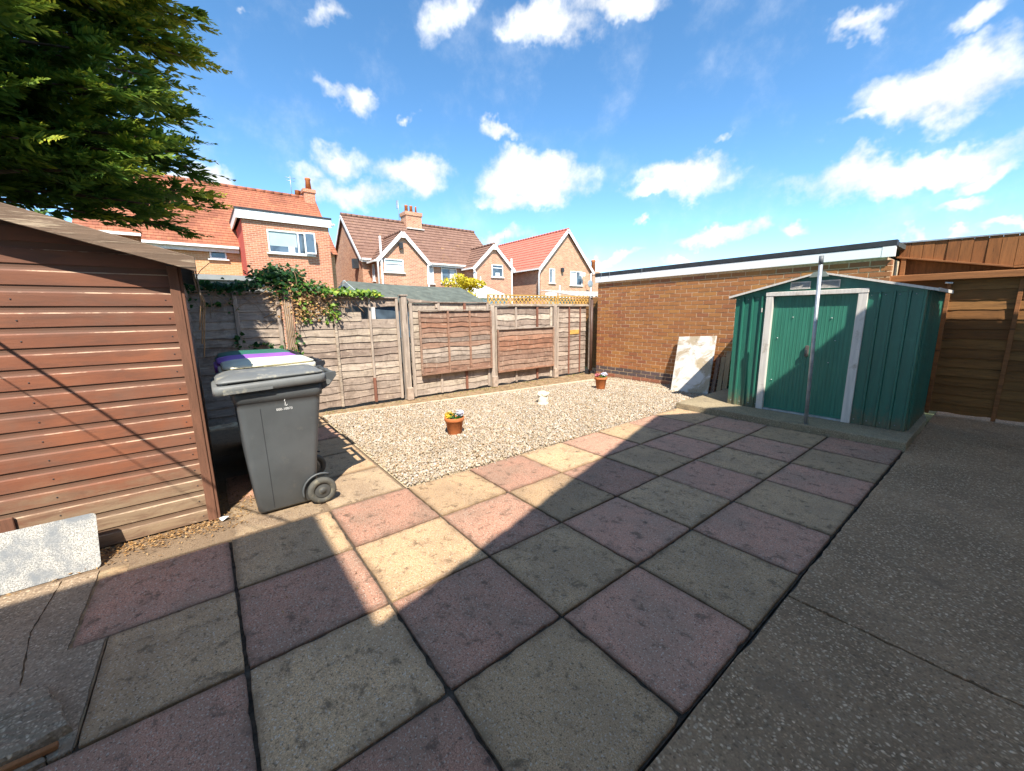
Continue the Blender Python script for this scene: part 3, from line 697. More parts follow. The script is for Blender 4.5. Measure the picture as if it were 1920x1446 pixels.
for x, zc, row, half in hid:
    if row < 0: continue
    w = .05 if half else .1055; stuff.box((x-w, GY-.001, zc-.0308), (x+w, GY+.08, zc+.0308))
tag(stuff.build('bricks', MT['brick_i'], gar), kind='stuff')
MB().box((GX0-.045, GY-.05, 2.095), (GX1+.02, GY+.02, 2.225)).build('fascia', MT['upvc'], gar, bevel=.004)
MB().box((GX0-.045, GY+.02, 2.098), (GX0-.02, 12, 2.222)).build('side_fascia', MT['upvc'], gar)
MB().box((GX1-.11, GY-.054, 2.093), (GX1+.0225, GY-.047, 2.227)).build('fascia_joint', MT['upvc'], gar, bevel=.002)
MB().box((GX0-.052, GY-.0565, 2.228), (GX1+.03, GY+.06, 2.306)).build('roof_edge', MT['dark'], gar, bevel=.006)
MB().box((GX0-.06, GY+.06, 2.225), (GX1+.03, 12, 2.285)).build('roof', MT['felt'], gar)
for xx in (-2.95, -2.72, -1.9): MB().box((xx-.003, GY-.07, 2.23), (xx+.003, GY-.066, 2.3)).build('edge_seam', MT['galv'], gar)
MB().box((-3.36, 6.62, -.03), (-3.26, 6.74, .06)).build('gully', MT['dark'], gar)
MB().tube([(-3.2, 6.63, .05), (-3.2, 6.63, 1.72)], .034, 10).build('downpipe', M_plain('brown_pipe', (.10, .055, .04), .45, .15, 6), gar)

# ================================================================== FENCES
def slat_mesh(a0, a1, z0, h, depth, axis, rnd, wave=.006, lean=.011, th=.007, n=9, sag=0.0, tilt=0.0):
    """horizontal lap board from a0 to a1 along axis ('y' or 'x'); depth: coordinate of the fence face; outward is +x for axis y, -y for axis x"""
    rings = []; ph = rnd.uniform(0, 6.28); k = rnd.uniform(1.2, 3.0); bow = rnd.uniform(-.004, .006)
    for i in range(n+1):
        t = i/n; a = a0+(a1-a0)*t
        wb = wave*(math.sin(ph+k*6.28*t)*.6+rnd.uniform(-.6, .6)); wt = wave*.3*rnd.uniform(-1, 1)
        zz = z0+sag*math.sin(math.pi*t)+tilt*(t-.5)
        o = lean+bow*math.sin(math.pi*t)+rnd.uniform(-.0015, .0015)
        prof = [(o, zz+wb), (o+th, zz+wb+.001), (th, zz+h+wt), (0, zz+h+wt)]
        if axis == 'y': rings.append([(depth+p, a, q) for p, q in prof])
        else: rings.append([(a, depth-p, q) for p, q in prof])
    return MB().loft(rings, smooth=False)
def fence_panel(label, y0, y1, zb, zt, X, n, mats, battens, name='fence_panel', skip=(), topcap=True, sag=0, seed=1, wave=.007, bmat='post', rail=False, zb2=None, battz=None, group=None, btz=.02):
    rnd = random.Random(seed); t = thing('fence', (X, (y0+y1)/2, zb), label, 'fence', group) if label else FENCE
    pitch = (zt-zb)/n
    for i in range(n):
        segs = [(y0, y1)]
        for (k, a, b) in skip:
            if k == i: segs = [(y0, a), (b, y1)]
        for a, b in segs:
            if b-a < .06: continue
            mt = MT[rnd.choice(mats)]
            slat_mesh(a+rnd.uniform(0, .006), b-rnd.uniform(0, .006), zb+i*pitch-.012, pitch*1.24, X-.012, 'y', rnd, wave, lean=.015, sag=sag*(i/n), tilt=rnd.uniform(-.008, .008)).build('slat', mt, t)
    for bb in battens:
        by, w = bb[0], bb[1]; a, b = (battz or (zb, zt)); 
        MB().box((X+.004, by-w/2, a-btz), (X+.032, by+w/2, b+.012)).build('batten', MT[bb[2] if len(bb) > 2 else bmat], t, bevel=.003, seg=1)
    if topcap: MB().box((X-.02, y0, zt+.014), (X+.036, y1, zt+.034)).build('cap_rail', MT['fence'], t, bevel=.003, seg=1)
    if rail: MB().box((X-.005, y0, zb-.05), (X+.036, y1, zb-.013)).build('bottom_rail', MT['fence_red'], t, bevel=.003, seg=1)
    return t
FX = -3.46
FENCE = thing('fence', (FX, 2.7, 0), 'long weathered lap fence with missing slats along the back of the gravel', 'fence')
mixed = ['fence', 'fence', 'fence_pale']
fence_panel(None, -1.45, .33, .02, 1.74, FX, 15, ['fence'], [(-.9, .04), (-.21, .045), (.28, .05)], seed=11, wave=.016)
pB = fence_panel(None, .47, 2.03, .03, 1.69, FX, 15, mixed, [(1.02, .04, 'fence_pale'), (1.55, .035, 'post'), (2.005, .045)], seed=12, wave=.013,
            skip=((12, 1.42, 2.03), (13, 1.18, 2.03)))
MB().box((FX+.006, 1.525, .02), (FX+.042, 1.565, .42)).build('batten_repair', MT['post_red'], pB)
fence_panel(None, 2.22, 3.87, .02, 1.62, FX, 14, ['fence_pale', 'fence', 'fence_pale'], [(2.25, .05), (2.78, .045), (3.32, .05, 'post_red'), (3.84, .05)], seed=13, wave=.016, sag=-.03)
fence_panel(None, 4.0, 5.58, .02, 1.55, FX, 13, ['fence', 'fence_pale', 'fence'], [(4.04, .05), (4.55, .045), (5.14, .05, 'post_red'), (5.55, .06, 'fence_pale')], seed=14, wave=.03)
pE = fence_panel(None, 5.72, 6.72, .02, 1.55, FX, 14, ['fence'], [(5.76, .05), (6.13, .035, 'post_red'), (6.50, .03, 'post_red')], seed=15, wave=.012)
MB().box((FX+.004, 6.16, .93), (FX+.024, 6.47, 1.03)).build('patch', MT['trellis'], pE, bevel=.002, seg=1)
fence_panel('brown panel with three bays hung on the front of the fence', 2.36, 3.87, .42, 1.48, FX+.075, 12, ['fence_red', 'fence_red', 'fence'], [(2.37, .035, 'fence_red'), (2.92, .035, 'fence_red'), (3.38, .035, 'fence_red'), (3.86, .035, 'fence_red')], seed=16, wave=.014, rail=True)
fence_panel('lower red-brown panel hung on the fence beneath the warped slats', 4.02, 5.57, .30, 1.10, FX+.075, 8, ['fence_red'], [(4.03, .035, 'fence_red'), (5.56, .035, 'fence_red')], seed=17, wave=.012, rail=True)
def fence_post(y, z, label, cap=True, w=.09, mat='post', spur=True, x=FX+.02):
    t = FENCE
    MB().box((x-w/2, y-w/2, -.03), (x+w/2, y+w/2, z)).build('post', MT[mat], t, bevel=.006, seg=1)
    if cap: MB().box((x-w/2-.014, y-w/2-.014, z), (x+w/2+.014, y+w/2+.014, z+.022)).build('cap', MT['post'], t, bevel=.003, seg=1)
    if spur: MB().box((x+w/2-.012, y-.05, -.03), (x+w/2+.05, y+.06, .19)).build('spur', MT['spur'], t, bevel=.008, seg=1)
fence_post(.40, 1.79, 'ivy-wrapped pale fence post behind the bins', False, .10, 'post', False)
fence_post(2.12, 1.745, 'tall weathered fence post with a flat cap', True, .10)
fence_post(3.935, 1.58, 'fence post between the two patched-on panels', False, .09)
fence_post(5.65, 1.585, 'fence post right of the lower red-brown panel', False, .09)
# second top rails over the middle of the fence
t = FENCE
mb = MB()
for i in range(8):
    a, b = i/8, (i+1)/8
    zz = lambda q: 1.69-.09*q-.025*math.sin(math.pi*q)
    mb.beam((FX-.02, 2.18+a*1.7, zz(a)), (FX-.02, 2.18+b*1.7, zz(b)), .05, .04)
mb.build('top_rail', MT['fence'], t)
for y in (2.74, 3.33): MB().box((FX-.01, y-.025, 1.55), (FX+.02, y+.025, 1.66)).build('strut', MT['post'], t)
# trellis over the last two panels
tr = thing('trellis', (FX, 5.3, 1.6), 'golden diamond trellis strip along the fence top near the garage', 'trellis')
for y0, y1 in ((3.86, 5.72), (5.76, 6.86)):
    MB().box((FX-.02, y0, 1.60), (FX+.012, y1, 1.625)).build('rail', MT['fence_pale'], tr)
    MB().box((FX-.02, y0, 1.785), (FX+.012, y1, 1.81)).build('rail', MT['trellis'], tr)
    for y in (y0, y1-.025): MB().box((FX-.018, y, 1.626), (FX+.010, y+.025, 1.784)).build('stile', MT['trellis'], tr)
    n = int((y1-y0)/.105)
    for i in range(n):
        y = y0+.03+i*(y1-y0-.2)/max(1, n-1)
        MB().beam((FX-.012, y, 1.625), (FX-.012, y+.15, 1.785), .022, .007, (1, 0, 0)).build('lath', MT['trellis'], tr)
        MB().beam((FX-.002, y+.15, 1.625), (FX-.002, y, 1.785), .022, .007, (1, 0, 0)).build('lath', MT['trellis'], tr)
MB().box((FX-.03, 3.9, 1.575), (FX+.045, 6.8, 1.598)).build('ledge', MT['fence_pale'], tr, bevel=.003, seg=1)
# dark return boards in the corner beside the garage
cb = thing('corner_boards', (-3.3, 7.2, 0), 'dark brown boards in the gap between fence and garage', 'boards')
rnd = random.Random(21)
for i in range(14): slat_mesh(-4.3, -3.3, .02+i*.125, .15, 7.25, 'x', rnd, .005).build('slat', MT['rfence'], cb)
MB().box((-3.42, 6.78, -.03), (-3.36, 6.84, 1.78)).build('post', MT['fence'], cb)

# right-hand fence and cladding
rf = thing('fence', (2.9, 7.2, 0), 'dark brown slatted fence right of the green shed, half in shadow', 'fence')
rnd = random.Random(31)
edges = [1.72, 2.37, 2.955, 3.54, 4.12]
for b in range(4):
    for i in range(14):
        slat_mesh(edges[b]+.0, edges[b+1], .03+i*.124, .15, 7.2, 'x', rnd, .006, lean=.012).build('slat', MT['rfence'], rf)
for x in edges: MB().box((x-.02, 7.15, 0), (x+.02, 7.186, 1.75)).build('batten', MT['rbeam'], rf, bevel=.003, seg=1)
MB().beam((1.72, 7.13, 1.83), (4.2, 7.13, 1.80), .09, .085).build('top_beam', MT['rbeam'], rf, bevel=.005, seg=1)
MB().tube([(2.33, 7.12, 1.745), (2.40, 7.13, 1.735)], .012, 6).build('bracket', MT['upvc'], rf)
cl = thing('cladding', (2.9, 7.3, 1.8), 'orange-brown vertical boards above the right fence', 'cladding')
x = 1.83; rnd = random.Random(32)
def ledge(x): return 2.13+(x-1.80)*(1.905-2.13)/(2.84-1.80) if x < 2.84 else 1.905
def ctop(x): return 2.315-(x-1.8)*.03
while x < 4.2:
    w = rnd.uniform(.108, .122)
    d = rnd.uniform(-.004, .004)
    MB().hexa([(x, 7.33+d, 1.75), (x+w-.0005, 7.33+d, 1.75), (x+w-.0005, 7.36, 1.75), (x, 7.36, 1.75), (x, 7.33+d, ctop(x)-.01), (x+w-.0005, 7.33+d, ctop(x+w)-.01), (x+w-.0005, 7.36, ctop(x+w)-.01), (x, 7.36, ctop(x)-.01)]).build('back_board', MT['rboard'], cl)
    z0, z1 = ledge(x)+.012, ledge(x+w)+.012
    MB().hexa([(x, 7.25+d, z0), (x+w-.004, 7.25+d+rnd.uniform(-.006, .006), z1), (x+w-.004, 7.29, z1), (x, 7.29, z0), (x, 7.25+d, ctop(x)), (x+w-.004, 7.25+d, ctop(x+w)), (x+w-.004, 7.29, ctop(x+w)), (x, 7.29, ctop(x))]).build('board', MT['rboard'], cl)
    x += w
MB().beam((1.80, 7.25, 2.13), (2.86, 7.25, 1.90), .10, .022).build('ledge', MT['rbeam'], cl, bevel=.003, seg=1)
MB().beam((2.86, 7.25, 1.897), (4.2, 7.25, 1.897), .10, .022).build('ledge', MT['rbeam'], cl, bevel=.003, seg=1)
MB().beam((1.83, 7.27, 2.322), (4.2, 7.27, 2.255), .07, .018).build('capping', MT['galv'], cl)
MB().box((1.865, 7.21, 1.78), (1.915, 7.26, 2.12)).build('corner_post', MT['rbeam'], cl, bevel=.003, seg=1)

# ================================================================== GREEN METAL SHED
gs = thing('metal_shed', (1.44, 6.0, .082), 'green corrugated steel shed with pale trim and double doors', 'shed')
ZB, ZE = .084, 1.615
SX0, SX1, SY0, SY1 = .50, 2.375, 5.38, 6.60
def ribbed(a0, a1, z0, z1fn, axis, depth, pitch=.118, rise=.022, out=-1):
    """vertical trapezoid ribs; axis 'x': runs along x, face toward -y; axis 'y': runs along y, face toward +x"""
    prof = []; a = a0
    while a < a1-1e-4:
        for d, h in ((0, 0), (.74, 0), (.79, 1), (.93, 1), (.98, 0)):
            q = a+d*pitch
            if q < a1: prof.append((q, h*rise))
        a += pitch
    prof.append((a1, 0))
    mb = MB(); n = len(prof)
    for (p, h), (q, k) in zip(prof[:-1], prof[1:]):
        if q-p < 1e-6: continue
        if axis == 'x': mb.quad((p, depth-h, z0), (q, depth-k, z0), (q, depth-k, z1fn(q)), (p, depth-h, z1fn(p)))
        else: mb.quad((depth+h, p, z0), (depth+k, q, z0), (depth+k, q, z1fn(q)), (depth+h, p, z1fn(p)))
    return mb
flat = lambda q: ZE
gp = ribbed(SX0, .885, ZB, flat, 'x', SY0).build('front_panel', MT['gsheet'], gs)
ribbed(1.905, SX1, ZB, flat, 'x', SY0).build('front_panel', MT['gsheet'], gs)
ribbed(SY0, SY1, ZB, flat, 'y', SX1).build('side_panel', MT['gsheet'], gs)
MB().box((SX0-.004, SY0+.01, ZB), (SX0+.01, SY1, ZE)).build('side_panel', MT['gsheet'], gs)
MB().box((SX0, SY1-.01, ZB), (SX1, SY1, ZE)).build('back_panel', MT['gsheet'], gs)
AX, AZ = 1.44, 1.845
MB().prism([(SX0-.01, SY0-.012, ZE-.012), (SX1+.01, SY0-.012, ZE-.012), (SX1+.01, SY0-.012, ZE+.012), (AX, SY0-.012, AZ), (SX0-.01, SY0-.012, ZE+.012)], (0, .03, 0)).build('gable', MT['gsheet'], gs)
MB().prism([(SX0, SY1-.03, ZE), (SX1, SY1-.03, ZE), (AX, SY1-.03, AZ)], (0, .02, 0)).build('gable', MT['gsheet'], gs)
for s, nm in ((-1, 'l'), (1, 'r')):
    ex = SX0-.075 if s < 0 else SX1+.075
    ez = ZE-.018
    a = Vector((AX, 0, AZ+.022)); b = Vector((ex, 0, ez+.022))
    MB().prism([(AX, SY0-.05, AZ+.006), (ex, SY0-.05, ez+.006), (ex, SY0-.05, ez+.02), (AX, SY0-.05, AZ+.02)], (0, SY1-SY0+.1, 0)).build('roof_panel', MT['gsheet'], gs)
    MB().prism([(AX-s*-.05, SY0-.062, AZ-.006), (ex, SY0-.062, ez-.004), (ex, SY0-.062, ez+.024), (AX-s*-.05, SY0-.062, AZ+.014)], (0, .014, 0)).build('roof_trim', MT['gtrim'], gs)
    MB().beam((ex, SY0-.05, ez+.012), (ex, SY1+.03, ez+.012), .012, .035).build('eave_trim', MT['gtrim'], gs)
MB().prism([(AX-.10, SY0-.066, AZ-.035), (AX+.10, SY0-.066, AZ-.035), (AX+.06, SY0-.066, AZ+.022), (AX, SY0-.066, AZ+.035), (AX-.06, SY0-.066, AZ+.022)], (0, .02, 0)).build('ridge_cap', M_plain('grey_green_cap', (.22, .26, .23), .5, .1, 5), gs)
# door surround and doors
MB().box((.885, SY0-.03, ZB), (.968, SY0+.02, 1.60)).build('door_jamb', MT['gtrim'], gs, bevel=.004, seg=1)
MB().box((1.822, SY0-.03, ZB), (1.907, SY0+.02, 1.60)).build('door_jamb', MT['gtrim'], gs, bevel=.004, seg=1)
MB().box((.88, SY0-.034, 1.602), (1.912, SY0+.02, 1.655)).build('door_header', MT['gtrim'], gs, bevel=.004, seg=1)
MB().box((.968, SY0-.012, ZB), (1.822, SY0+.03, ZB+.022)).build('door_track', MT['galv'], gs)
for x0, x1, dy in ((.93, 1.405, .024), (1.395, 1.86, .02)):
    dd = ribbed(x0, x1, ZB+.024, lambda q: 1.62, 'x', SY0+dy, .0385, .0022).build('door', MT['gdoor'], gs)
    for sx, sz in ((x0+.27, 1.33), (x0+.12, 1.06), (x0+.1, .5)) if x0 < 1 else ((1.6, 1.32), (1.66, 1.05), (1.62, .78)):
        MB().lathe([(.007, 0), (.007, .004), (.003, .006)], (sx, SY0+dy-.008, sz), 8).build('screw', MT['upvc'], gs, dd)
MB().box((1.372, SY0-.012, .84), (1.412, SY0+.02, .98)).build('handle', M_plain('old_handle', (.10, .085, .075), .5, .3, 30), gs, bevel=.008)
MB().box((1.38, SY0-.035, .87), (1.404, SY0-.013, .93)).build('handle', MT['dark'], gs, bevel=.005)
for x0, x1 in ((1.15, 1.352), (1.455, 1.64)):
    z0, z1 = 1.682, 1.765
    v = MB().box((x0, SY0-.016, z0), (x1, SY0-.0125, z1)).build('vent', MT['dark'], gs)
    for a, b in (((x0-.004, z0-.004), (x1+.004, z0+.008)), ((x0-.004, z1-.008), (x1+.004, z1+.004)), ((x0-.004, z0+.008), (x0+.006, z1-.008)), ((x1-.006, z0+.008), (x1+.004, z1-.008))):
        MB().box((a[0], SY0-.024, a[1]), (b[0], SY0-.0135, b[1])).build('vent_frame', MT['gtrim'], gs, v)
    for i in range(5):
        zz = z0+.012+i*.0135
        MB().hexa([(x0+.006, SY0-.026, zz), (x1-.006, SY0-.026, zz), (x1-.006, SY0-.017, zz+.007), (x0+.006, SY0-.017, zz+.007), (x0+.006, SY0-.026, zz+.002), (x1-.006, SY0-.026, zz+.002), (x1-.006, SY0-.017, zz+.009), (x0+.006, SY0-.017, zz+.009)]).build('vent_slat', MT['gtrim'], gs, v)
scr = MB().lathe([(.006, 0), (.006, -.004), (.003, -.006)], (0, 0, 0), 6).mesh('screw', mat=MT['galv'])
for xx in (.545, .66, .78, .87, 1.935, 2.05, 2.165, 2.29):
    for zz in (.14, ZE-.04): inst('screw', scr, (xx, SY0-.004, zz), gs, rot=(R(-90), 0, 0))
MB().box((.842, SY0-.03, 1.40), (.852, SY0-.022, 1.455)).build('bolt', MT['gtrim'], gs)

# ================================================================== WASHING-LINE POLE, BOARDS, POTS
pl = thing('washing_line_post', (1.583, 4.961, 0), 'slim grey metal post standing before the green shed doors', 'post')
MB().tube([(1.583, 4.961, -.02), (1.566, 4.94, 1.0), (1.549, 4.918, 1.93)], .0195, 14).build('pole', MT['galv'], pl)
MB().tube([(1.549, 4.918, 1.92), (1.5475, 4.9165, 2.01)], .0225, 14).build('cap', M_plain('dark_steel', (.14, .155, .165), .5, .2, 10), pl)

bd = thing('board', (-.5, 6.3, -.05), 'mould-stained white board leaning on the brick garage wall', 'board')
P00, P10 = Vector((-.862, 6.18, -.045)), Vector((-.225, 6.30, -.045)); P01, P11 = Vector((-1.005, 6.62, .945)), Vector((-.285, 6.60, .99))
nrm = (P10-P00).cross(P01-P00).normalized(); 
if nrm.y > 0: nrm = -nrm
MB().hexa([P00, P10, P10-nrm*.035, P00-nrm*.035, P01, P11, P11-nrm*.035, P01-nrm*.035]).build('face', MT['oldboard'], bd, bevel=.004)
for i, (dx, y0, zt, w, mt) in enumerate([(.30, 6.40, .62, .07, 'plywood'), (.38, 6.44, .72, .075, 'plywood'), (.22, 6.36, .60, .06, 'fence_red'), (.47, 6.5, .66, .09, 'plywood')]):
    x = -.44+dx
    o = MB().hexa([(x, y0, -.05), (x+w, y0+.01, -.05), (x+w, y0+.03, -.05), (x, y0+.02, -.05), (x-.05, 6.63, zt), (x-.05+w, 6.64, zt), (x-.05+w, 6.66, zt), (x-.05, 6.65, zt)]).build('plank', MT[mt], bevel=.002, seg=1)
    tag(o, ['narrow plank leaning beside the white board, second from it', 'tallest narrow plank leaning between white board and green shed', 'dark plank leaning hard against the edge of the white board', 'widest plank leaning against the wall, nearest the green shed'][i], 'plank', 'planks behind the white board')
MB2 = MB().hexa([(-.99, 6.36, -.05), (-.95, 6.30, -.05), (-.93, 6.32, -.05), (-.97, 6.38, -.05), (-.98, 6.62, .42), (-.94, 6.62, .42), (-.94, 6.64, .42), (-.98, 6.64, .42)]).build('plank', MT['plywood'])
tag(MB2, 'short plank end showing left of the white board', 'plank', 'planks behind the white board')

def leaves(n, center, rad, size, rnd, flat=.5, up=.6):
    """little diamond leaves in an ellipsoid; returns V, F"""
    c = np.array(center); d = rnd.normal(size=(n, 3)); d /= np.linalg.norm(d, axis=1)[:, None]
    p = c+d*np.array(rad)*(rnd.uniform(.35, 1, (n, 1))**.5)
    u = rnd.normal(size=(n, 3)); u[:, 2] *= flat; u /= np.linalg.norm(u, axis=1)[:, None]
    nn = d*(1-up)+np.array([0, 0, up])+rnd.normal(size=(n, 3))*.35; v = np.cross(nn, u); v /= np.linalg.norm(v, axis=1)[:, None]
    s = size*rnd.uniform(.6, 1.3, (n, 1))
    V = np.stack([p-u*s, p+v*s*.55, p+u*s, p-v*s*.55], 1).reshape(-1, 3)
    F = (np.arange(n)*4)[:, None]+np.arange(4)[None]
    return V, F, p
def flower_pot(x, y, z0, R1, H, label, petals):
    t = thing('flower_pot', (x, y, z0), label, 'flower pot', 'terracotta flower pots on the gravel')
    r0 = R1*.66
    MB().lathe([(r0*.96, 0), (r0, .006), (R1*.90, H*.80), (R1*.915, H*.805), (R1, H*.815), (R1*1.015, H*.83), (R1*1.02, H*.985), (R1*.99, H), (R1*.93, H*.995), (R1*.88, H*.88), (R1*.1, H*.87)], (x, y, z0), 36).build('pot', MT['terra'], t)
    MB().lathe([(R1*.87, 0), (R1*.5, .008), (.002, .012)], (x, y, z0+H*.87), 20).build('compost', MT['compost'], t)
    r = np.random.default_rng(int(abs(x)*100))
    V, F, p = leaves(150, (x, y, z0+H*.98), (R1*.8, R1*.8, R1*.4), R1*.17, r, .6, .7)
    soup('foliage', V, F, MT['ivy'], np.repeat(r.uniform(.25, .75, 150), 4), t)
    for (dx, dy, dz, rr_, mt, n) in petals:
        V, F, p = leaves(n, (x+dx*R1, y+dy*R1, z0+H*1.02+dz*R1), (R1*rr_, R1*rr_, R1*rr_*.62), R1*.17, r, .6, .8)
        soup('blooms', V, F, MT[mt], np.repeat(r.uniform(0, 1, n), 4), t)
flower_pot(-1.044, 1.67, -.008, .118, .225, 'terracotta pot of yellow and white pansies on the near gravel', [(-.45, -.35, .18, .48, 'petal_y', 90), (.35, .45, .38, .45, 'petal_w', 80), (-.1, -.6, .0, .3, 'petal_y', 30)])
flower_pot(-1.77, 5.27, -.02, .118, .24, 'terracotta pot of pink and white flowers near the garage corner', [(-.35, -.4, .25, .42, 'petal_p', 80), (.3, .4, .35, .52, 'petal_w', 110)])
# cream stone ornament
orn = thing('ornament', (-1.537, 3.565, -.012), 'small cream stone ornament with flared top on the gravel', 'ornament')
ox, oy, oz = -1.537, 3.565, -.012
MB().lathe([(.086, 0), (.092, .012), (.09, .03), (.08, .036), (.078, .045), (.084, .08), (.082, .115), (.074, .14)], (ox, oy, oz), 28).build('base', MT['stonepot'], orn)
bowl = MB()
rings = []
for r, h, k in ((.07, .118, 0), (.078, .13, .05), (.088, .15, .16), (.096, .176, .24), (.09, .182, .24), (.07, .165, .05), (.02, .16, 0)):
    rings.append([(ox+r*(1+k*math.cos(4*a+.6))*math.cos(a), oy+r*(1+k*math.cos(4*a+.6))*math.sin(a), oz+h+k*.05*math.cos(4*a+.6)) for a in [2*math.pi*i/40 for i in range(40)]])
bowl.loft(rings).build('flared_top', MT['stonepot'], orn)
MB().lathe([(.03, 0), (.058, .012), (.07, .034), (.064, .056), (.044, .071), (.012, .078)], (ox+.014, oy-.012, oz+.146), 24).build('round_head', MT['stonepot'], orn)

# ================================================================== WHEELIE BINS
def wheelie_bin(cx, y0, label, body, lid, number=False, dz=0., yaw=0, lidscale=1.0):
    t = thing('wheelie_bin', (cx, y0, .0), label, 'wheelie bin', 'wheelie bins in a row beside the brown shed')
    def ring(w, ya, yb, z, r): return rrect(cx-w, cx+w, y0+ya, y0+yb, z, r)
    # body: y from -.43 at the toe, hinge side +y
    H = .965+dz
    rings = [ring(.215, -.415, -.045, .02, .03), ring(.225, -.425, -.035, .035, .035), ring(.245, -.45, .0, H*.42, .04), ring(.258, -.468, .055, H*.84, .045), ring(.259, -.47, .06, H*.88, .045), ring(.266, -.484, .075, H*.885, .05), ring(.267, -.488, .085, H*.98, .05), ring(.25, -.47, .07, H*.98, .045)]
    MB().loft(rings).build('body', MT[body], t)
    MB().beam((cx+.2262, y0-.325, .045), (cx+.2452, y0-.33, .405), .002, .004).beam((cx+.2452, y0-.33, .405), (cx+.2583, y0-.337, .80), .002, .004).build('seam', MT['bindark'], t)
    # axle recess and wheels
    for s in (-1, 1):
        wx = cx+s*.268
        w = MB().lathe([(.045, -.026), (.088, -.026), (.1, -.017), (.103, 0), (.1, .017), (.088, .026), (.062, .026), (.06, .016), (.03, .014), (.028, .02), (.012, .021)] if s > 0 else [(.045, .026), (.088, .026), (.1, .017), (.103, 0), (.1, -.017), (.088, -.026), (.06, -.02), (.02, -.02)], (wx, y0-.005, .103), 32, 'x').build('wheel', MT['tyre'], t)
        if s > 0: MB().lathe([(.058, .012), (.058, .018), (.05, .0195), (.02, .0185), (.018, .023), (.004, .024)], (wx, y0-.005, .103), 28, 'x').build('hub_cap', MT['hub'], t, w)
    MB().tube([(cx-.25, y0-.005, .103), (cx+.25, y0-.005, .103)], .011, 8).build('axle', MT['galv'], t)
    # wheel arch fairing
    arch = [(cx+.246, y0-.005+.128*math.cos(R(a)), .103+.128*math.sin(R(a))) for a in range(60, 201, 14)]
    MB().tube(arch, .008, 6).build('arch', MT[body], t)
    # lid
    L0, L1 = -.585, .105
    zr = H*.955
    def lr(ins, z, tiltz=.028, crown=0):
        pts = rrect(cx-.297+ins, cx+.297-ins, y0+L0+ins, y0+L1-ins*.5, 0, max(.012, .055-ins*.3), 5)
        out = []
        for x, y, _ in pts:
            ty = (y-(y0+L0))/(L1-L0); out.append((x, y, z+tiltz*ty+crown*math.sin(math.pi*min(1, max(0, ty)))))
        return out
    lidrings = [lr(.012, zr-.0), lr(0, zr+.004), lr(0, zr+.052), lr(.008, zr+.06), lr(.034, zr+.062), lr(.037, zr+.073), lr(.022, zr+.078, .02), lr(.022, zr+.084, .022, .012), lr(.036, zr+.093, .016, .022), lr(.10, zr+.099, .010, .029), lr(.2, zr+.10, .006, .032)]
    ld = MB().loft(lidrings).build('lid', MT[lid], t)
    MB().beam((cx+.2625, y0-.50, zr+.078), (cx+.2625, y0-.29, zr+.086), .012, .013).build('grip_recess_shade', MT['black'], t, ld)  # black strip stands in for the shade inside the lid's side recess
    MB().beam((cx+.300, y0-.53, zr+.018), (cx+.300, y0-.25, zr+.028), .008, .016).build('lid_rib', MT[lid], t, ld)
    # hinge lugs and handle bar
    hz = zr+.075; hy = y0+.165
    MB().tube([(cx-.235, hy, hz), (cx+.235, hy, hz)], .0165, 12).build('handle', MT[body], t)
    for s in (-.235, 0, .235):
        MB().prism([(cx+s-.011, y0+.075, zr-.035), (cx+s-.011, y0+.125, zr-.01), (cx+s-.011, hy+.018, hz-.012), (cx+s-.011, hy+.014, hz+.018), (cx+s-.011, y0+.08, hz+.01)], (.022, 0, 0)).build('handle_arm', MT[body], t)
        MB().tube([(cx+s-.016, y0+.118, zr+.02), (cx+s+.016, y0+.118, zr+.02)], .02, 12).build('hinge', MT['binlid'] if lid == 'binlid' else MT[body], t)
    if number:
        cu = bpy.data.curves.new('number', 'FONT'); cu.body = '000-10073'; cu.size = .024; cu.align_x = 'CENTER'; cu.extrude = .0006; cu.materials.append(MT['white'])
        tmp = bpy.data.objects.new('tmp', cu); COL.objects.link(tmp); dg = bpy.context.evaluated_depsgraph_get()
        me = bpy.data.meshes.new_from_object(tmp.evaluated_get(dg)); bpy.data.objects.remove(tmp)
        me.materials.clear(); me.materials.append(MT['white'])
        no = bpy.data.objects.new('number', me); COL.objects.link(no); no.parent = t
        no.matrix_local = Matrix.Translation((.2575, -.19, .772)) @ Matrix(((0, math.sin(R(3)), math.cos(R(3)), 0), (1, 0, 0, 0), (0, math.cos(R(3)), -math.sin(R(3)), 0), (0, 0, 0, 1)))
        for a, b in (((.2605, -.186, .835), (.2608, -.182, .85)), ((.2595, -.184, .803), (.2602, -.181, .83)), ((.2592, -.176, .80), (.2596, -.170, .812))):
            MB().beam((cx+a[0], y0+a[1], a[2]), (cx+b[0], y0+b[1], b[2]), .004, .003).build('emblem', MT['white'], t)
    return t
wheelie_bin(-.435, .0, 'dark grey wheelie bin with grey lid, nearest the patio', 'bin', 'binlid', True)
wheelie_bin(-1.03, .06, 'wheelie bin with a cream lid, second in the row', 'bindark', 'cream', dz=.03)
wheelie_bin(-1.62, .04, 'wheelie bin with a purple lid, third in the row', 'binnavy', 'purple', dz=.02)
wheelie_bin(-2.22, .06, 'wheelie bin with a green lid, last in the row by the fence', 'bindark', 'greenlid', dz=.02)

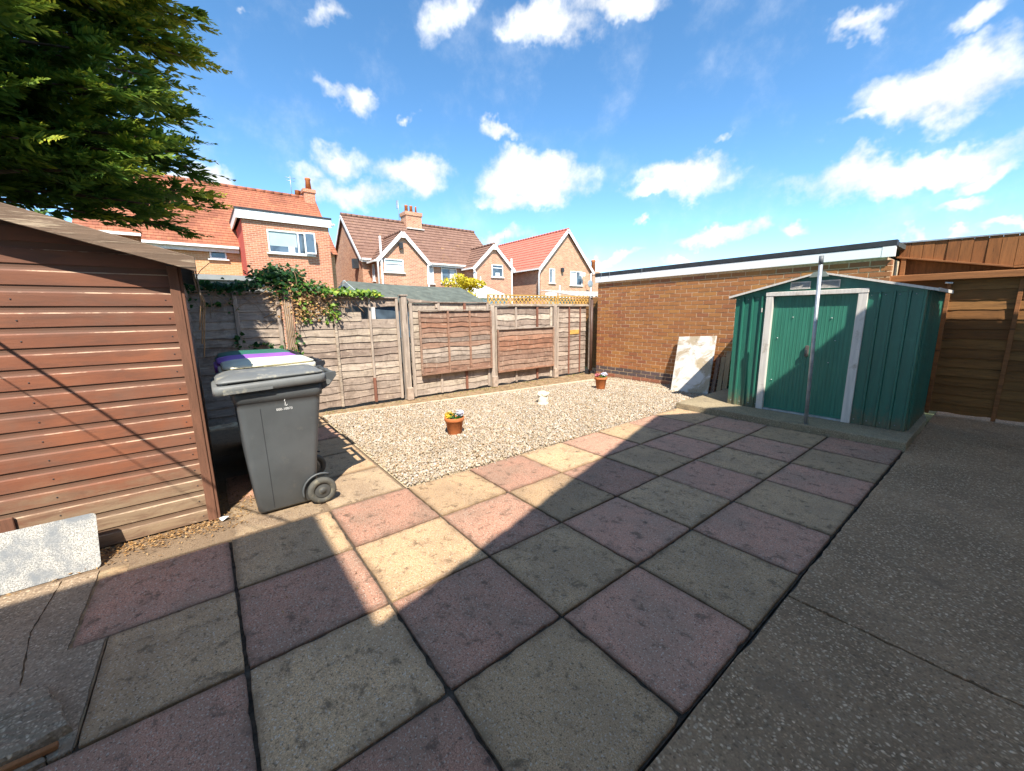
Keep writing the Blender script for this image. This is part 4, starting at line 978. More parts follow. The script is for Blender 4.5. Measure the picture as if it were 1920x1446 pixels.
# ================================================================== BROWN SHED
bsd = thing('wooden_shed', (-1.5, -1.95, 0), 'brown stained wooden shed with peeling horizontal boards', 'shed')
BX, BY1, BY0 = -.39, -.665, -3.25
AY = (BY0+BY1)/2; slope = .287
def roofz(y): return 1.73+slope*((BY1+.0)-y) if y > AY else 1.73+slope*(y-BY0)
pitch = .1155; rnd = random.Random(41)
MB().box((-2.6, BY0, .02), (BX-.03, BY1-.02, 1.76)).build('wall_core', MT['black'], bsd)
for i in range(20):
    z0 = .006+i*pitch; z1 = z0+pitch
    ylo = BY0+.05
    def yend(z): return min(BY1-.05, BY1-(z-1.80)/slope)
    def ybeg(z): return max(BY0+.05, BY0+(z-1.80)/slope)
    if yend(z0) < ybeg(z0)+.1: continue
    # shiplap profile: flat lower part, scooped upper part
    prof = [(0, 0), (.0115, .002), (.012, .06*pitch/.1155), (.0112, .074), (.007, .083), (.005, .095), (.005, pitch+.004), (0, pitch+.004)]
    n = 12; rings = []
    jit = [rnd.uniform(-.001, .001) for _ in range(n+1)]
    for k in range(n+1):
        rings.append([(BX-.018+a+jit[k]*.7, ybeg(z0+b)+(yend(z0+b)-ybeg(z0+b))*k/n, z0+b+jit[k]) for a, b in prof])
    MB().loft(rings, smooth=False).build('board', MT['brown'], bsd)
nail = MB().lathe([(.0042, 0), (.0042, .002), (.002, .003)], (0, 0, 0), 6, 'x').mesh('nail', mat=MT['dark'])
for i in range(14):
    for yy in (BY1-.085, BY1-.72): inst('nail', nail, (BX-.006, yy+rnd.uniform(-.008, .008), .045+i*pitch), bsd)
MB().box((BX-.022, BY1-.052, 0.0), (BX+.016, BY1, 1.76)).build('corner_trim', MT['browntrim'], bsd, bevel=.003, seg=1)
MB().box((BX-.04, BY1+.0, 0.0), (BX+.008, BY1+.018, 1.76)).build('corner_trim', MT['browntrim'], bsd, bevel=.003, seg=1)
for i in range(15):
    z0 = .006+i*pitch; rings = []
    for k in range(7):
        x = BX-.04-2.15*k/6; j = rnd.uniform(-.002, .002)
        rings.append([(x, BY1-.018+a+j, z0+b) for a, b in [(0, 0), (.014, .002), (.0155, .06), (.008, .085), (.006, pitch+.002), (0, pitch+.002)]])
    MB().loft(rings, smooth=False).build('side_board', MT['shedside'], bsd)
# door edge at the far left of what shows
MB().box((BX-.004, -1.63, .05), (BX+.012, -1.565, .33)).build('door_stile', MT['browntrim'], bsd, bevel=.003, seg=1)
# roof
OV = -.275; eY = BY1+.085
def rz(y): return 1.812+slope*(BY1-y)
for s in (1, -1):
    def Y(y): return y if s > 0 else 2*AY-y
    rp = [(OV-.012, Y(eY), rz(eY)), (OV-.012, Y(AY), rz(AY)), (OV-.012, Y(AY), rz(AY)+.022), (OV-.012, Y(eY), rz(eY)+.022)]
    MB().prism(rp, (-2.55, 0, 0)).build('roof', MT['felt'], bsd)
    bp_ = [(OV, Y(eY+.012), rz(eY)-.068), (OV, Y(AY), rz(AY)-.068), (OV, Y(AY), rz(AY)+.024), (OV, Y(eY+.012), rz(eY)+.02)]
    MB().prism(bp_, (.016, 0, 0)).build('bargeboard', MT['barge'], bsd, bevel=.003, seg=1)
MB().box((OV-2.5, eY-.012, rz(eY)-.075), (OV-.02, eY, rz(eY)+.0)).build('eave_board', MT['shedside'], bsd)
# torn felt and dead stem hanging from the eave
MB().prism([(-.34, eY+.002, rz(eY)+.005), (-.36, eY+.01, 1.58), (-.42, eY+.006, 1.5), (-.5, eY+.004, 1.62), (-.6, eY+.002, rz(eY))], (0, .006, 0)).build('torn_felt', MT['shedside'], bsd)
for k in range(3): MB().tube([(-.38-.1*k, eY-.01, 1.72), (-.42-.12*k, eY+.012+.01*k, 1.55), (-.46-.1*k, eY-.02, 1.35-.1*k)], .004, 5).build('dead_stem', MT['deadstem'], bsd)
# galvanised sheet leaning on the shed
ms = thing('metal_sheet', (-.17, -1.6, 0), 'pale galvanised sheet with rounded corners leaning on the brown shed', 'metal sheet')
pts = []
w0, w1, h = -2.1, -1.225, .318
for cx, cy, a0 in ((w1-.022, h-.022, 0), (w0+.022, h-.022, 90), (w0+.022, .022, 180), (w1-.022, .022, 270)):
    for i in range(5):
        a = R(a0+22.5*i); pts.append((cx+.022*math.cos(a), cy+.022*math.sin(a)))
def onsheet(y, z): return (-.145-.40*z, y, -.004+z*.93)
MB().prism([onsheet(y, z) for y, z in pts], (-.003, 0, -.001)).build('sheet', MT['galvsheet'], ms)
# leaf litter along the shed foot
def litter():
    r = np.random.default_rng(9); n = 2600
    y = r.uniform(-2.2, -.3, n); x = -.375+np.abs(r.normal(0, .10, n)); x = np.where(y > -.66, r.uniform(-.9, -.16, n), x)
    ok = (x < .0) & ~((y > -.5) & (x > -.28)); x, y = x[ok], y[ok]; n = len(x)
    x = np.concatenate([x, r.uniform(-.15, 1.2, 60)]); y = np.concatenate([y, r.uniform(-1.1, .5, 60)]); n = len(x)
    p = np.stack([x, y, r.uniform(.001, .014, n)], 1); a = r.uniform(0, 6.28, n); s = r.uniform(.004, .014, (n, 1)); s[-60:] *= .7; p[-60:, 2] = .008
    u = np.stack([np.cos(a), np.sin(a), r.normal(0, .25, n)], 1); v = np.stack([-np.sin(a), np.cos(a), r.normal(0, .25, n)], 1)
    V = np.stack([p-u*s, p+v*s*.4, p+u*s, p-v*s*.4], 1).reshape(-1, 3)
    o = soup('leaf_litter', V, (np.arange(n)*4)[:, None]+np.arange(4)[None], MT['litter'], np.repeat(r.uniform(0, 1, n), 4))
    tag(o, 'orange-brown dry leaf litter along the foot of the brown shed', 'leaf litter', kind='stuff')
litter()
sp = MB().hexa([(-.375, -.665, .004), (-.315, -.64, .004), (-.33, -.60, .02), (-.39, -.63, .006), (-.375, -.665, .006), (-.315, -.64, .006), (-.33, -.60, .023), (-.39, -.63, .008)]).build('paper_scrap', MT['white']); tag(sp, 'white scrap of paper at the corner of the brown shed', 'litter')

# ================================================================== HOUSES BEYOND
def opening(root, face, c, a0, a1, z0, z1, bars=(), trans=(), sill=True, mat='glass', blind=None, fr=.055, name='window'):
    """window on a wall; face 'x' (wall at x=c facing +x, a along y) or '-y' (wall at y=c facing -y, a along x)"""
    def B(p0, p1, d0, d1):   # p=(a,z)
        if face == 'x': return MB().box((c+d0, p0[0], p0[1]), (c+d1, p1[0], p1[1]))
        return MB().box((p0[0], c-d1, p0[1]), (p1[0], c-d0, p1[1]))
    w = B((a0, z0), (a1, z1), .003, .012).build('pane', MT[mat], root)
    w.name = name
    for p0, p1 in (((a0, z0), (a1, z0+fr)), ((a0, z1-fr), (a1, z1)), ((a0, z0+fr), (a0+fr, z1-fr)), ((a1-fr, z0+fr), (a1, z1-fr))):
        B(p0, p1, .0125, .055).build('frame', MT['upvc'], root, w)
    for b in bars: B((b-.03, z0+fr), (b+.03, z1-fr), .0128, .05).build('mullion', MT['upvc'], root, w)
    for q in trans: B((a0+fr, q-.025), (a1-fr, q+.025), .0132, .048).build('transom', MT['upvc'], root, w)
    if sill: B((a0-.08, z0-.05), (a1+.08, z0-.002), .0, .1).build('sill', MT['upvc'], root, w)
    if blind:
        for (p0, p1, mt) in blind: B(p0, p1, .0122, .0126).build('blind', MT[mt], root, w)
    return w
def courses(a0, a1, b0, b1, n, th=.035):
    """stepped tile courses; a0->a1 the eave line, b0->b1 the ridge line (points)"""
    a0, a1, b0, b1 = map(Vector, (a0, a1, b0, b1)); nrm = (a1-a0).cross(b0-a0).normalized()
    if nrm.z < 0: nrm = -nrm
    mb = MB()
    for i in range(n):
        t0, t1 = i/n, (i+1)/n+.15/n
        p = [a0.lerp(b0, t0), a1.lerp(b1, t0), a1.lerp(b1, min(1, t1)), a0.lerp(b0, min(1, t1))]
        up = [p[0]+nrm*(th+.012), p[1]+nrm*(th+.012), p[2]+nrm*.012, p[3]+nrm*.012]
        mb.hexa([p[0], p[1], p[2], p[3], *up])
    return mb
def ridge_tiles(a, b, r=.11, seg=.33):
    a, b = Vector(a), Vector(b); n = max(1, int((b-a).length/seg)); mb = MB()
    for i in range(n):
        p, q = a.lerp(b, i/n), a.lerp(b, (i+.96)/n); mb.tube([p, q], [r*1.0, r*.93], 8)
    return mb

# ---- middle house
mh = thing('house', (-22, 12, 0), 'brick house with brown tiled roof and two white-edged front gables', 'house')
MX, RX, BXB = -21.0, -24.0, -27.0; Y0, Y1 = 7.15, 16.75; EZ, RZ = 4.85, 7.68
MB().prism([(MX, Y0, -.1), (MX, Y0, EZ), (RX, Y0, RZ-.12), (BXB, Y0, EZ), (BXB, Y0, -.1)], (0, Y1-Y0, 0)).build('wall', MT['hb2'], mh)
courses((MX+.25, Y0-.12, EZ-.2), (MX+.25, Y1+.12, EZ-.2), (RX, Y0-.12, RZ-.04), (RX, Y1+.12, RZ-.04), 14).build('roof', MT['rt2'], mh)
courses((BXB-.25, Y0-.12, EZ-.2), (BXB-.25, Y1+.12, EZ-.2), (RX, Y0-.12, RZ-.04), (RX, Y1+.12, RZ-.04), 8).build('roof', MT['rt2'], mh)
ridge_tiles((RX, Y0-.13, RZ+.01), (RX, Y1+.13, RZ+.01)).build('ridge', MT['rt2'], mh)
for s, xx in ((1, MX+.25), (-1, BXB-.25)):
    MB().beam((xx, Y0-.15, EZ-.27), (RX, Y0-.15, RZ-.13), .03, .17).build('bargeboard', MT['upvc'], mh)
MB().beam((MX+.3, Y0-.1, EZ-.2), (MX+.3, Y1, EZ-.2), .11, .09).build('gutter', MT['upvc'], mh)
MB().beam((MX+.22, Y0-.1, EZ-.3), (MX+.22, Y1, EZ-.3), .05, .14).build('soffit', MT['upvcd'], mh)
def front_gable(root, x, y0, y1, ez, az, xb, brick, tile, n=8):
    ym = (y0+y1)/2
    MB().prism([(x, y0+.18, -.1), (x, y1-.18, -.1), (x, y1-.18, ez), (x, ym, az-.18), (x, y0+.18, ez)], (MX-x-.003, 0, 0)).build('gable_wall', MT[brick], root)
    for s, ye in ((-1, y0), (1, y1)):
        courses((x+.12, ye, ez-.1), (xb+1.6, ye, ez-.1), (x+.12, ym, az), (xb, ym, az), n).build('gable_roof', MT[tile], root)
        MB().beam((x+.15, ye, ez-.16), (x+.15, ym, az-.06), .035, .2).build('bargeboard', MT['upvc'], root)
        MB().beam((x+.1, ye+s*.06, ez-.12), (MX+.3, ye+s*.06, ez-.12), .1, .09).build('gutter', MT['upvc'], root)
    MB().prism([(x+.15, ym-.28, az-.34), (x+.15, ym+.28, az-.34), (x+.15, ym, az-.08)], (.03, 0, 0)).build('gable_panel', MT['upvcd'], root)
    ridge_tiles((x+.1, ym, az+.05), (xb, ym, az+.05), .09).build('ridge', MT[tile], root)
front_gable(mh, -19.5, 7.42, 10.68, 4.55, 6.12, -22.4, 'hb2', 'rt2x')
front_gable(mh, -19.5, 13.75, 17.2, 4.5, 6.0, -22.3, 'hb2', 'rt2x')
opening(mh, 'x', -19.5, 7.88, 9.02, 3.85, 4.58, trans=(4.33,), blind=[((7.9, 3.95), (9.0, 4.28), 'curtain'), ((7.9, 4.38), (9.0, 4.5), 'blind')])
opening(mh, 'x', -21.0, 11.2, 11.68, 3.42, 4.75, trans=(4.4,), blind=[((11.22, 3.5), (11.64, 4.35), 'curtain')])
opening(mh, 'x', -21.0, 12.25, 13.4, 3.5, 4.72, bars=(), trans=(4.42,), blind=[((12.9, 3.6), (13.3, 4.4), 'curtain')])
opening(mh, 'x', -19.5, 15.28, 16.22, 3.9, 4.72, trans=(4.5,), blind=[((15.6, 3.98), (15.95, 4.2), 'curtain')])
opening(mh, '-y', 7.6, -20.55, -20.25, 3.4, 4.35)
MB().box((-19.42, 8.78, 5.2), (-19.3, 9.0, 5.5)).build('lamp', MT['dark'], mh)
for y, zt in ((7.72, 5.75), (10.55, 4.5), (13.85, 4.4), (16.95, 5.2)):
    MB().tube([(-19.42, y, 0), (-19.42, y, zt)], .055, 8).build('downpipe', MT['upvc'], mh)
MB().tube([(-19.3, 7.46, 4.35), (-19.42, 7.5, 4.1), (-19.42, 7.5, 0)], .045, 8).build('downpipe', MT['upvc'], mh)
MB().tube([(-19.25, 13.7, 4.3), (-19.4, 13.98, 4.05), (-19.4, 13.98, 0)], .045, 8).build('downpipe', MT['upvc'], mh)
ch = MB().box((-24.45, 11.15, 6.6), (-23.55, 12.3, 8.25)).box((-24.5, 11.1, 8.12), (-23.5, 12.35, 8.36)).build('chimney', MT['hb2'], mh)
MB().box((-23.5, 11.1, 7.2), (-23.3, 12.35, 7.26)).build('flashing', MT['upvcd'], mh, ch)
for y, r in ((11.4, .13), (11.75, .12), (12.1, .07)): MB().lathe([(r, 0), (r*.8, .4), (r*.95, .42), (r*.9, .48)], (-24, y, 8.36), 14).build('chimney_pot', MT['terra'], mh, ch)
MB().tube([(-24, 10.85, 7.7), (-24, 10.85, 9.1)], .018, 6).build('aerial', MT['galv'], mh, ch)
MB().box((-24.05, 10.72, 8.55), (-23.95, 10.8, 9.05)).build('aerial', MT['galv'], mh, ch)
MB().box((-21.95, 6.85, 4.2), (-21.6, 7.15, 4.75)).build('vent_box', MT['dark'], mh)
MB().tube([(-27.1, 7.05, 0), (-27.1, 7.05, 4.6)], .05, 6).build('downpipe', MT['upvc'], mh)

# ---- right house
rh = thing('house', (-23, 22.5, 0), 'brick gabled house with bright red tiled roof, farthest right', 'house')
GX, GY0, GY1 = -19.5, 19.75, 25.3; ym = 22.5; ez, az = 4.9, 7.72; XB = -28.5
MB().prism([(GX, GY0, -.1), (GX, GY1, -.1), (GX, GY1, ez), (GX, ym, az-.16), (GX, GY0, ez)], (XB-GX, 0, 0)).build('wall', MT['hb3'], rh)
for s, ye in ((-1, GY0-.25), (1, GY1+.25)):
    courses((GX+.18, ye, ez-.22), (XB, ye, ez-.22), (GX+.18, ym, az), (XB, ym, az), 13).build('roof', MT['rt3'], rh)
    MB().beam((GX+.2, ye, ez-.3), (GX+.2, ym, az-.06), .04, .22).build('bargeboard', MT['upvc'], rh)
    MB().beam((GX+.2, ye+s*.07, ez-.25), (XB, ye+s*.07, ez-.25), .11, .1).build('gutter', MT['upvc'], rh)
ridge_tiles((GX+.18, ym, az+.04), (XB, ym, az+.04), .1).build('ridge', MT['rt3'], rh)
opening(rh, 'x', GX, 20.62, 21.2, 3.68, 4.75, blind=[((20.9, 3.75), (21.1, 4.65), 'curtain')])
opening(rh, 'x', GX, 22.9, 24.3, 3.58, 4.68, bars=(23.6,), blind=[((22.96, 3.65), (23.55, 4.6), 'curtain')])
MB().box((GX+.35, 23.65, 4.3), (GX+.4, 24.25, 4.6)).build('open_light', MT['upvc'], rh)
MB().box((GX+.01, 21.85, 4.55), (GX+.2, 22.05, 4.85)).build('lamp', MT['dark'], rh)
MB().tube([(GX+.1, GY1+.02, 0), (GX+.1, GY1+.02, 4.6)], .055, 8).build('downpipe', MT['upvc'], rh)
MB().tube([(GX+.3, GY0-.3, 4.6), (GX+.1, GY0-.25, 4.2), (GX+.1, GY0-.25, 0)], .055, 8).build('downpipe', MT['upvc'], rh)
MB().lathe([(.02, -.06), (.2, -.04), (.31, .02), (.3, .03), (.02, -.02)], (GX+.5, 24.75, 3.72), 20, 'x').build('satellite_dish', MT['galv'], rh)
MB().tube([(GX, 24.75, 3.6), (GX+.45, 24.75, 3.72)], .02, 6).build('dish_arm', MT['galv'], rh)
MB().tube([(-25.5, ym-1.5, 7.3), (-25.5, ym-1.5, 8.4), (-25.5, ym-1.2, 8.7)], .015, 5).build('aerial', MT['galv'], rh)
# chimney far behind
fc = thing('chimney_stack', (-26, 33.2, 0), 'tall narrow red chimney peeping over the garage corner', 'chimney')
MB().box((-26.4, 32.75, 0), (-25.6, 33.75, 5.6)).box((-26.45, 32.65, 5.35), (-25.55, 33.85, 5.7)).build('stack', MT['hb3'], fc)
MB().lathe([(.24, 0), (.2, 1.0), (.25, 1.05), (.22, 1.25)], (-26, 33.25, 5.7), 14).build('chimney_pot', MT['terra'], fc)

# ---- left house
lh = thing('house', (-20, 1, 0), 'brick house with steep orange clay roof and boxy dormer extension', 'house')
LX, LR = -19.2, -22.6; ly0, ly1 = -2.1, 5.2; lez, lrz = 4.72, 7.95
MB().prism([(LX, ly0, -.1), (LX, ly0, lez), (LR, ly0, lrz-.12), (-26, ly0, lez), (-26, ly0, -.1)], (0, ly1-ly0, 0)).build('wall', MT['hb1b'], lh)
courses((LX+.25, ly0, lez-.22), (LX+.25, ly1+.1, lez-.22), (LR, ly0, lrz), (LR, ly1+.1, lrz), 26, .02).build('roof', MT['rt1'], lh)
courses((LX+.0, -4.0, lez+.05), (LX+.0, ly0-.01, lez+.05), (LR, -4.0, lrz), (LR, ly0-.01, lrz), 25, .02).build('roof', MT['rt1'], lh)
courses((-26.2, -4.0, lez-.2), (-26.2, ly1+.1, lez-.2), (LR, -4.0, lrz), (LR, ly1+.1, lrz), 6).build('roof', MT['rt1'], lh)
MB().box((LX-.35, -3.9, -.1), (-25.5, ly0-.01, lez)).build('wall', MT['hb1'], lh)
ridge_tiles((LR, -4, lrz+.02), (LR, ly1+.1, lrz+.02), .11, .4).build('ridge', MT['rt1'], lh)
MB().beam((LX+.31, ly0, lez-.25), (LX+.31, 1.1, lez-.25), .12, .1).build('gutter', MT['upvc'], lh)
MB().beam((LX+.06, -4, lez+.02), (LX+.06, ly0, lez+.02), .12, .1).build('gutter', MT['upvc'], lh)
MB().beam((LX+.18, ly0, lez-.38), (LX+.18, 1.1, lez-.38), .04, .16).build('soffit', MT['upvcd'], lh)
MB().tube([(LX+.1, -1.5, 0), (LX+.1, -1.5, lez-.3)], .06, 8).build('downpipe', MT['upvc'], lh)
opening(lh, 'x', LX, .02, .62, 3.98, 4.42)
opening(lh, 'x', LX-.35, -3.3, -2.4, 3.95, 4.5, name='window')
ex = MB().box((-17, 1.16, -.1), (LX-.5, 4.47, 5.4)).build('extension', MT['hb1'], lh)
MB().box((-17.03, 1.145, -.1), (LX-.5, 1.157, 5.38)).build('extension_side', MT['redrender'], lh, ex)
MB().box((-16.93, .98, 5.385), (-16.88, 4.58, 5.72)).build('fascia', MT['upvc'], lh, ex)
MB().box((-16.93, .98, 5.39), (LX-1.5, 1.03, 5.715)).build('fascia', MT['upvc'], lh, ex)
MB().box((-16.86, .955, 5.722), (LX-2.2, 4.6, 5.8)).build('flat_roof', MT['dark'], lh, ex)
MB().tube([(-16.9, 4.55, 5.5), (-16.75, 4.68, 5.5)], .05, 6).build('gutter_end', MT['upvc'], lh, ex)
opening(lh, 'x', -17, 2.0, 3.72, 4.12, 5.06, bars=(3.16,), blind=[((2.05, 4.42), (3.1, 5.0), 'blind'), ((2.75, 4.15), (3.0, 4.42), 'curtain')])
sl = MB().box((-16.75, 3.38, 4.2), (-16.71, 3.78, 5.0)).build('open_casement', MT['glass'], lh)
for a, b in (((3.36, 4.15), (3.8, 4.21)), ((3.36, 4.99), (3.8, 5.05)), ((3.36, 4.21), (3.41, 4.99)), ((3.75, 4.21), (3.8, 4.99))): MB().box((-16.77, a[0], a[1]), (-16.70, b[0], b[1])).build('casement_frame', MT['upvc'], lh, sl)
ch = MB().box((-22.95, 4.7, 6.2), (-22.25, 5.25, 8.3)).box((-23.0, 4.65, 8.2), (-22.2, 5.3, 8.38)).build('chimney', MT['hb1'], lh)
MB().lathe([(.16, 0), (.12, .5), (.15, .54), (.14, .62)], (-22.5, 5.0, 8.38), 14).build('chimney_pot', MT['terra'], lh, ch)
MB().lathe([(.17, 0), (.13, .4), (.15, .42)], (-22.9, 4.5, 7.95), 14).build('chimney_pot', MT['terra'], lh, ch)
MB().tube([(-22.6, 4.15, 7.95), (-22.6, 4.15, 9.0)], .018, 5).tube([(-22.6, 3.9, 8.9), (-22.6, 4.4, 8.9)], .012, 4).tube([(-22.6, 3.95, 8.75), (-22.6, 4.35, 8.75)], .012, 4).build('aerial', MT['galv'], lh, ch)
# flat-roofed outbuilding peeping over the ivy
ob = thing('outbuilding', (-9, .0, 0), 'grey flat roof edge peeping over the ivy, before the left house', 'outbuilding')
MB().box((-11, -1.4, -.1), (-9, .95, 2.32)).build('wall', M_plain('grey_wall', (.3, .28, .25), .9, .1, 5), ob)
MB().box((-11.1, -1.5, 2.322), (-8.9, 1.05, 2.44)).build('flat_roof', M_plain('grey_felt_edge', (.3, .31, .3), .9, .1, 5), ob)

# ---- neighbour's felt-roofed shed just over the fence
ns = thing('garden_shed', (-5.3, 3.1, 0), "neighbour's shed with grey-green felt roof showing over the fence", 'shed')
E1, E2, NR = -4.2, -6.4, -5.3; ny0, ny1 = 1.72, 4.35
MB().prism([(E1-.12, ny0+.1, -.1), (E2+.12, ny0+.1, -.1), (E2+.12, ny0+.1, 1.66), (NR, ny0+.1, 2.03), (E1-.12, ny0+.1, 1.66)], (0, ny1-ny0-.2, 0)).build('wall', M_plain('dark_shed_wall', (.05, .05, .05), .8, .3, 8), ns)
for e in (E1, E2):
    mb = MB(); n = 10; top = []
    for i in range(n+1):
        y = ny0+(ny1-ny0)*i/n; sg = -.05*math.sin(math.pi*i/n)
        rA = Vector((NR, y-(.0), 2.115-.06*i/n+sg*.5)); rB = Vector((e, y+(-.02 if i == 0 else 0), 1.76-.10*i/n+sg)); rM = rA.lerp(rB, .5)+Vector((0, 0, .004))
        top.append((rA, rM, rB))
    for a, b in zip(top[:-1], top[1:]):
        for k in range(2): mb.quad(a[k], a[k+1], b[k+1], b[k])
        mb.quad(a[2], a[2]-Vector((0, 0, .04)), b[2]-Vector((0, 0, .04)), b[2])
    mb.build('roof', MT['feltg'], ns)
for e in (E1, E2): MB().beam((NR, ny0-.01, 2.075), (e, ny0-.03, 1.72), .02, .10).build('bargeboard', M_plain('grey_paint', (.34, .37, .36), .7, .1, 5), ns)
MB().box((E1-.118, 1.9, 1.0), (E1-.11, 3.1, 1.58)).build('window', MT['glass'], ns)
MB().box((E1-.1, 1.86, .9), (E1-.05, 1.92, 1.6)).build('window_post', MT['upvcd'], ns)
# glimpsed dark blind behind the gap in the fence
# ---- conservatory
cv = thing('conservatory', (-15.5, 11.8, 0), 'white conservatory roof with finial, before the middle house', 'conservatory')
MB().box((-17, 10.95, -.1), (-14.6, 12.9, 2.28)).build('wall', MT['upvc'], cv)
b4 = [(-17.2, 10.8, 2.3), (-14.4, 10.8, 2.3), (-14.4, 13.05, 2.3), (-17.2, 13.05, 2.3)]; t4 = [(-17.2, 11.55, 3.0), (-15.4, 11.55, 3.0), (-15.4, 11.75, 3.0), (-17.2, 11.75, 3.0)]
MB().hexa(b4+t4).build('roof', MT['upvc'], cv)
MB().box((-14.5, 10.78, 2.24), (-14.36, 13.1, 2.36)).build('gutter', MT['upvcd'], cv)
for i in range(5): MB().box((-17+.4*i, 11.6, 3.0), (-16.9+.4*i, 11.7, 3.12)).build('cresting', MT['upvc'], cv)
MB().lathe([(.05, 0), (.03, .15), (.045, .2), (.01, .45)], (-15.4, 11.65, 3.0), 10).build('finial', MT['upvc'], cv)
# low roof clutter between the houses
fl = thing('flat_roof_lantern', (-16.5, 17.6, 0), 'low white and brown roof clutter between the two brick houses', 'outbuilding')
MB().box((-17.4, 15.6, 0), (-15.8, 18.9, 2.40)).build('wall', MT['hb2'], fl)
MB().box((-17.5, 15.5, 2.402), (-15.7, 19.0, 2.5)).build('roof', MT['upvcd'], fl)
MB().box((-16.2, 17.2, 2.502), (-15.9, 17.9, 2.72)).build('rooflight', MT['upvc'], fl)
MB().tube([(-16.0, 18.3, 2.5), (-16.0, 18.3, 3.2)], .05, 8).build('vent_pipe', MT['upvc'], fl)
# corrugated lean-to by the garage corner
co = thing('lean_to', (-6, 9.2, 0), 'cream lean-to with corrugated sheet roof behind the trellis', 'lean-to')
MB().box((-6.4, 8.25, -.1), (-5.2, 10.9, 1.84)).build('wall', M_plain('cream_board', (.66, .62, .46), .8, .08, 5), co)
mb = MB(); n = 60
prev = None
for i in range(n+1):
    t_ = i/n; y = 8.15+2.9*t_; zc = .022*math.sin(i*1.57)
    a = (-5.05, y, 1.90+zc); b = (-6.7, y, 2.16+zc)
    if prev: mb.quad(prev[0], a, b, prev[1])
    prev = (a, b)
mb.build('corrugated_roof', M_plain('old_corrugated_sheet', (.36, .34, .30), .85, .2, 9), co)

# ================================================================== PLANTS
def conifer():
    t = thing('conifer_tree', (-3.1, -2.75, 0), 'tall dark green conifer with drooping sprays behind the brown shed', 'tree')
    MB().tube([(-3.1, -2.75, -.1), (-3.08, -2.74, 3), (-3.1, -2.75, 6), (-3.1, -2.75, 9.3)], [.2, .16, .1, .02], 10).build('trunk', MT['bark'], t)
    r = np.random.default_rng(23); V = []; F = []; T = []; nv = 0
    limb = MB()
    def spray(base, d, L, w, tone, m=26):
        """flat feathery spray: slivers on both sides of an axis"""
        nonlocal nv
        d = d/np.linalg.norm(d); side = np.cross(d, [0, 0, 1.]); side /= np.linalg.norm(side)+1e-6
        roll = r.normal(0, .45); upv = np.cross(side, d); side = side*math.cos(roll)+upv*math.sin(roll); nn = np.cross(side, d)
        tt = np.sort(r.uniform(.02, 1, m)); sg = np.where(np.arange(m) % 2, 1., -1.)
        ln = w*(1-.75*tt)*r.uniform(.6, 1.2, m)+.015
        P = base[None]+d[None]*(tt*L)[:, None]+nn[None]*(.05*L*tt**2)[:, None]
        dr = d[None]*.85+side[None]*(sg*r.uniform(.35, .8, m))[:, None]+r.normal(0, .18, (m, 3)); dr /= np.linalg.norm(dr, axis=1)[:, None]
        wd = np.cross(dr, nn[None]); wd /= np.linalg.norm(wd, axis=1)[:, None]; wd += nn[None]*r.normal(0, .5, (m, 1)); wv = wd*(ln*.14)[:, None].clip(.007, .017)
        tip = P+dr*ln[:, None]
        mid = P+dr*(ln*.5)[:, None]
        q = np.stack([P, mid+wv, tip, mid-wv], 1); V.append(q.reshape(-1, 3))
        F.append((np.arange(m)*4)[:, None]+np.arange(4)[None]+nv); nv += 4*m
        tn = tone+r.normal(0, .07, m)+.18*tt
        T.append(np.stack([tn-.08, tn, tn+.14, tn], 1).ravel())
    for k in range(360):
        z = 2.75+5.0*(r.uniform()**1.1); az = r.uniform(-1.3, 2.0)
        Lb = (2.34*(1+.05*(z-3.6))*r.uniform(.5, 1.0)**.7)
        dirh = np.array([math.cos(az), math.sin(az), 0])
        b0 = np.array([-3.1, -2.75, z-.25]); rise = r.uniform(-.04, .30)
        pts = [b0+dirh*Lb*s+np.array([0, 0, rise*Lb*.55*s-.16*Lb*.5*s*s+.0*s]) for s in np.linspace(0, 1, 9)]
        limb.tube([tuple(p) for p in pts], [.03*(1-.85*s)+.003 for s in np.linspace(0, 1, 9)], 5)
        nsp = int(34*Lb/2.4)
        for i in range(nsp):
            s = r.uniform(.2, 1.0)**.75; q = s*8; i0 = min(7, int(q)); P = pts[i0]*(1-(q-i0))+pts[i0+1]*(q-i0)
            ax = pts[min(8, i0+1)]-pts[i0]; ax = ax/np.linalg.norm(ax)
            sd = np.cross(ax, [0, 0, 1.]); yaw = r.normal(0, .75)*(1.15-.5*s)
            d = ax*math.cos(yaw)+sd*math.sin(yaw)+np.array([0, 0, r.normal(.02, .16)])
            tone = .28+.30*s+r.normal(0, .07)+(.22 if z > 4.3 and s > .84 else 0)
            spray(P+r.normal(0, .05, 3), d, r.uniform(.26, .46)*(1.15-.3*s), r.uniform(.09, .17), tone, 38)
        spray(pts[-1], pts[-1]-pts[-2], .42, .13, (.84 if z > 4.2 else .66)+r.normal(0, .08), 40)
    limb.build('limbs', MT['bark'], t)
    o = soup('crown', np.concatenate(V), np.concatenate(F), MT['conif'], np.clip(np.concatenate(T), 0, 1), t)
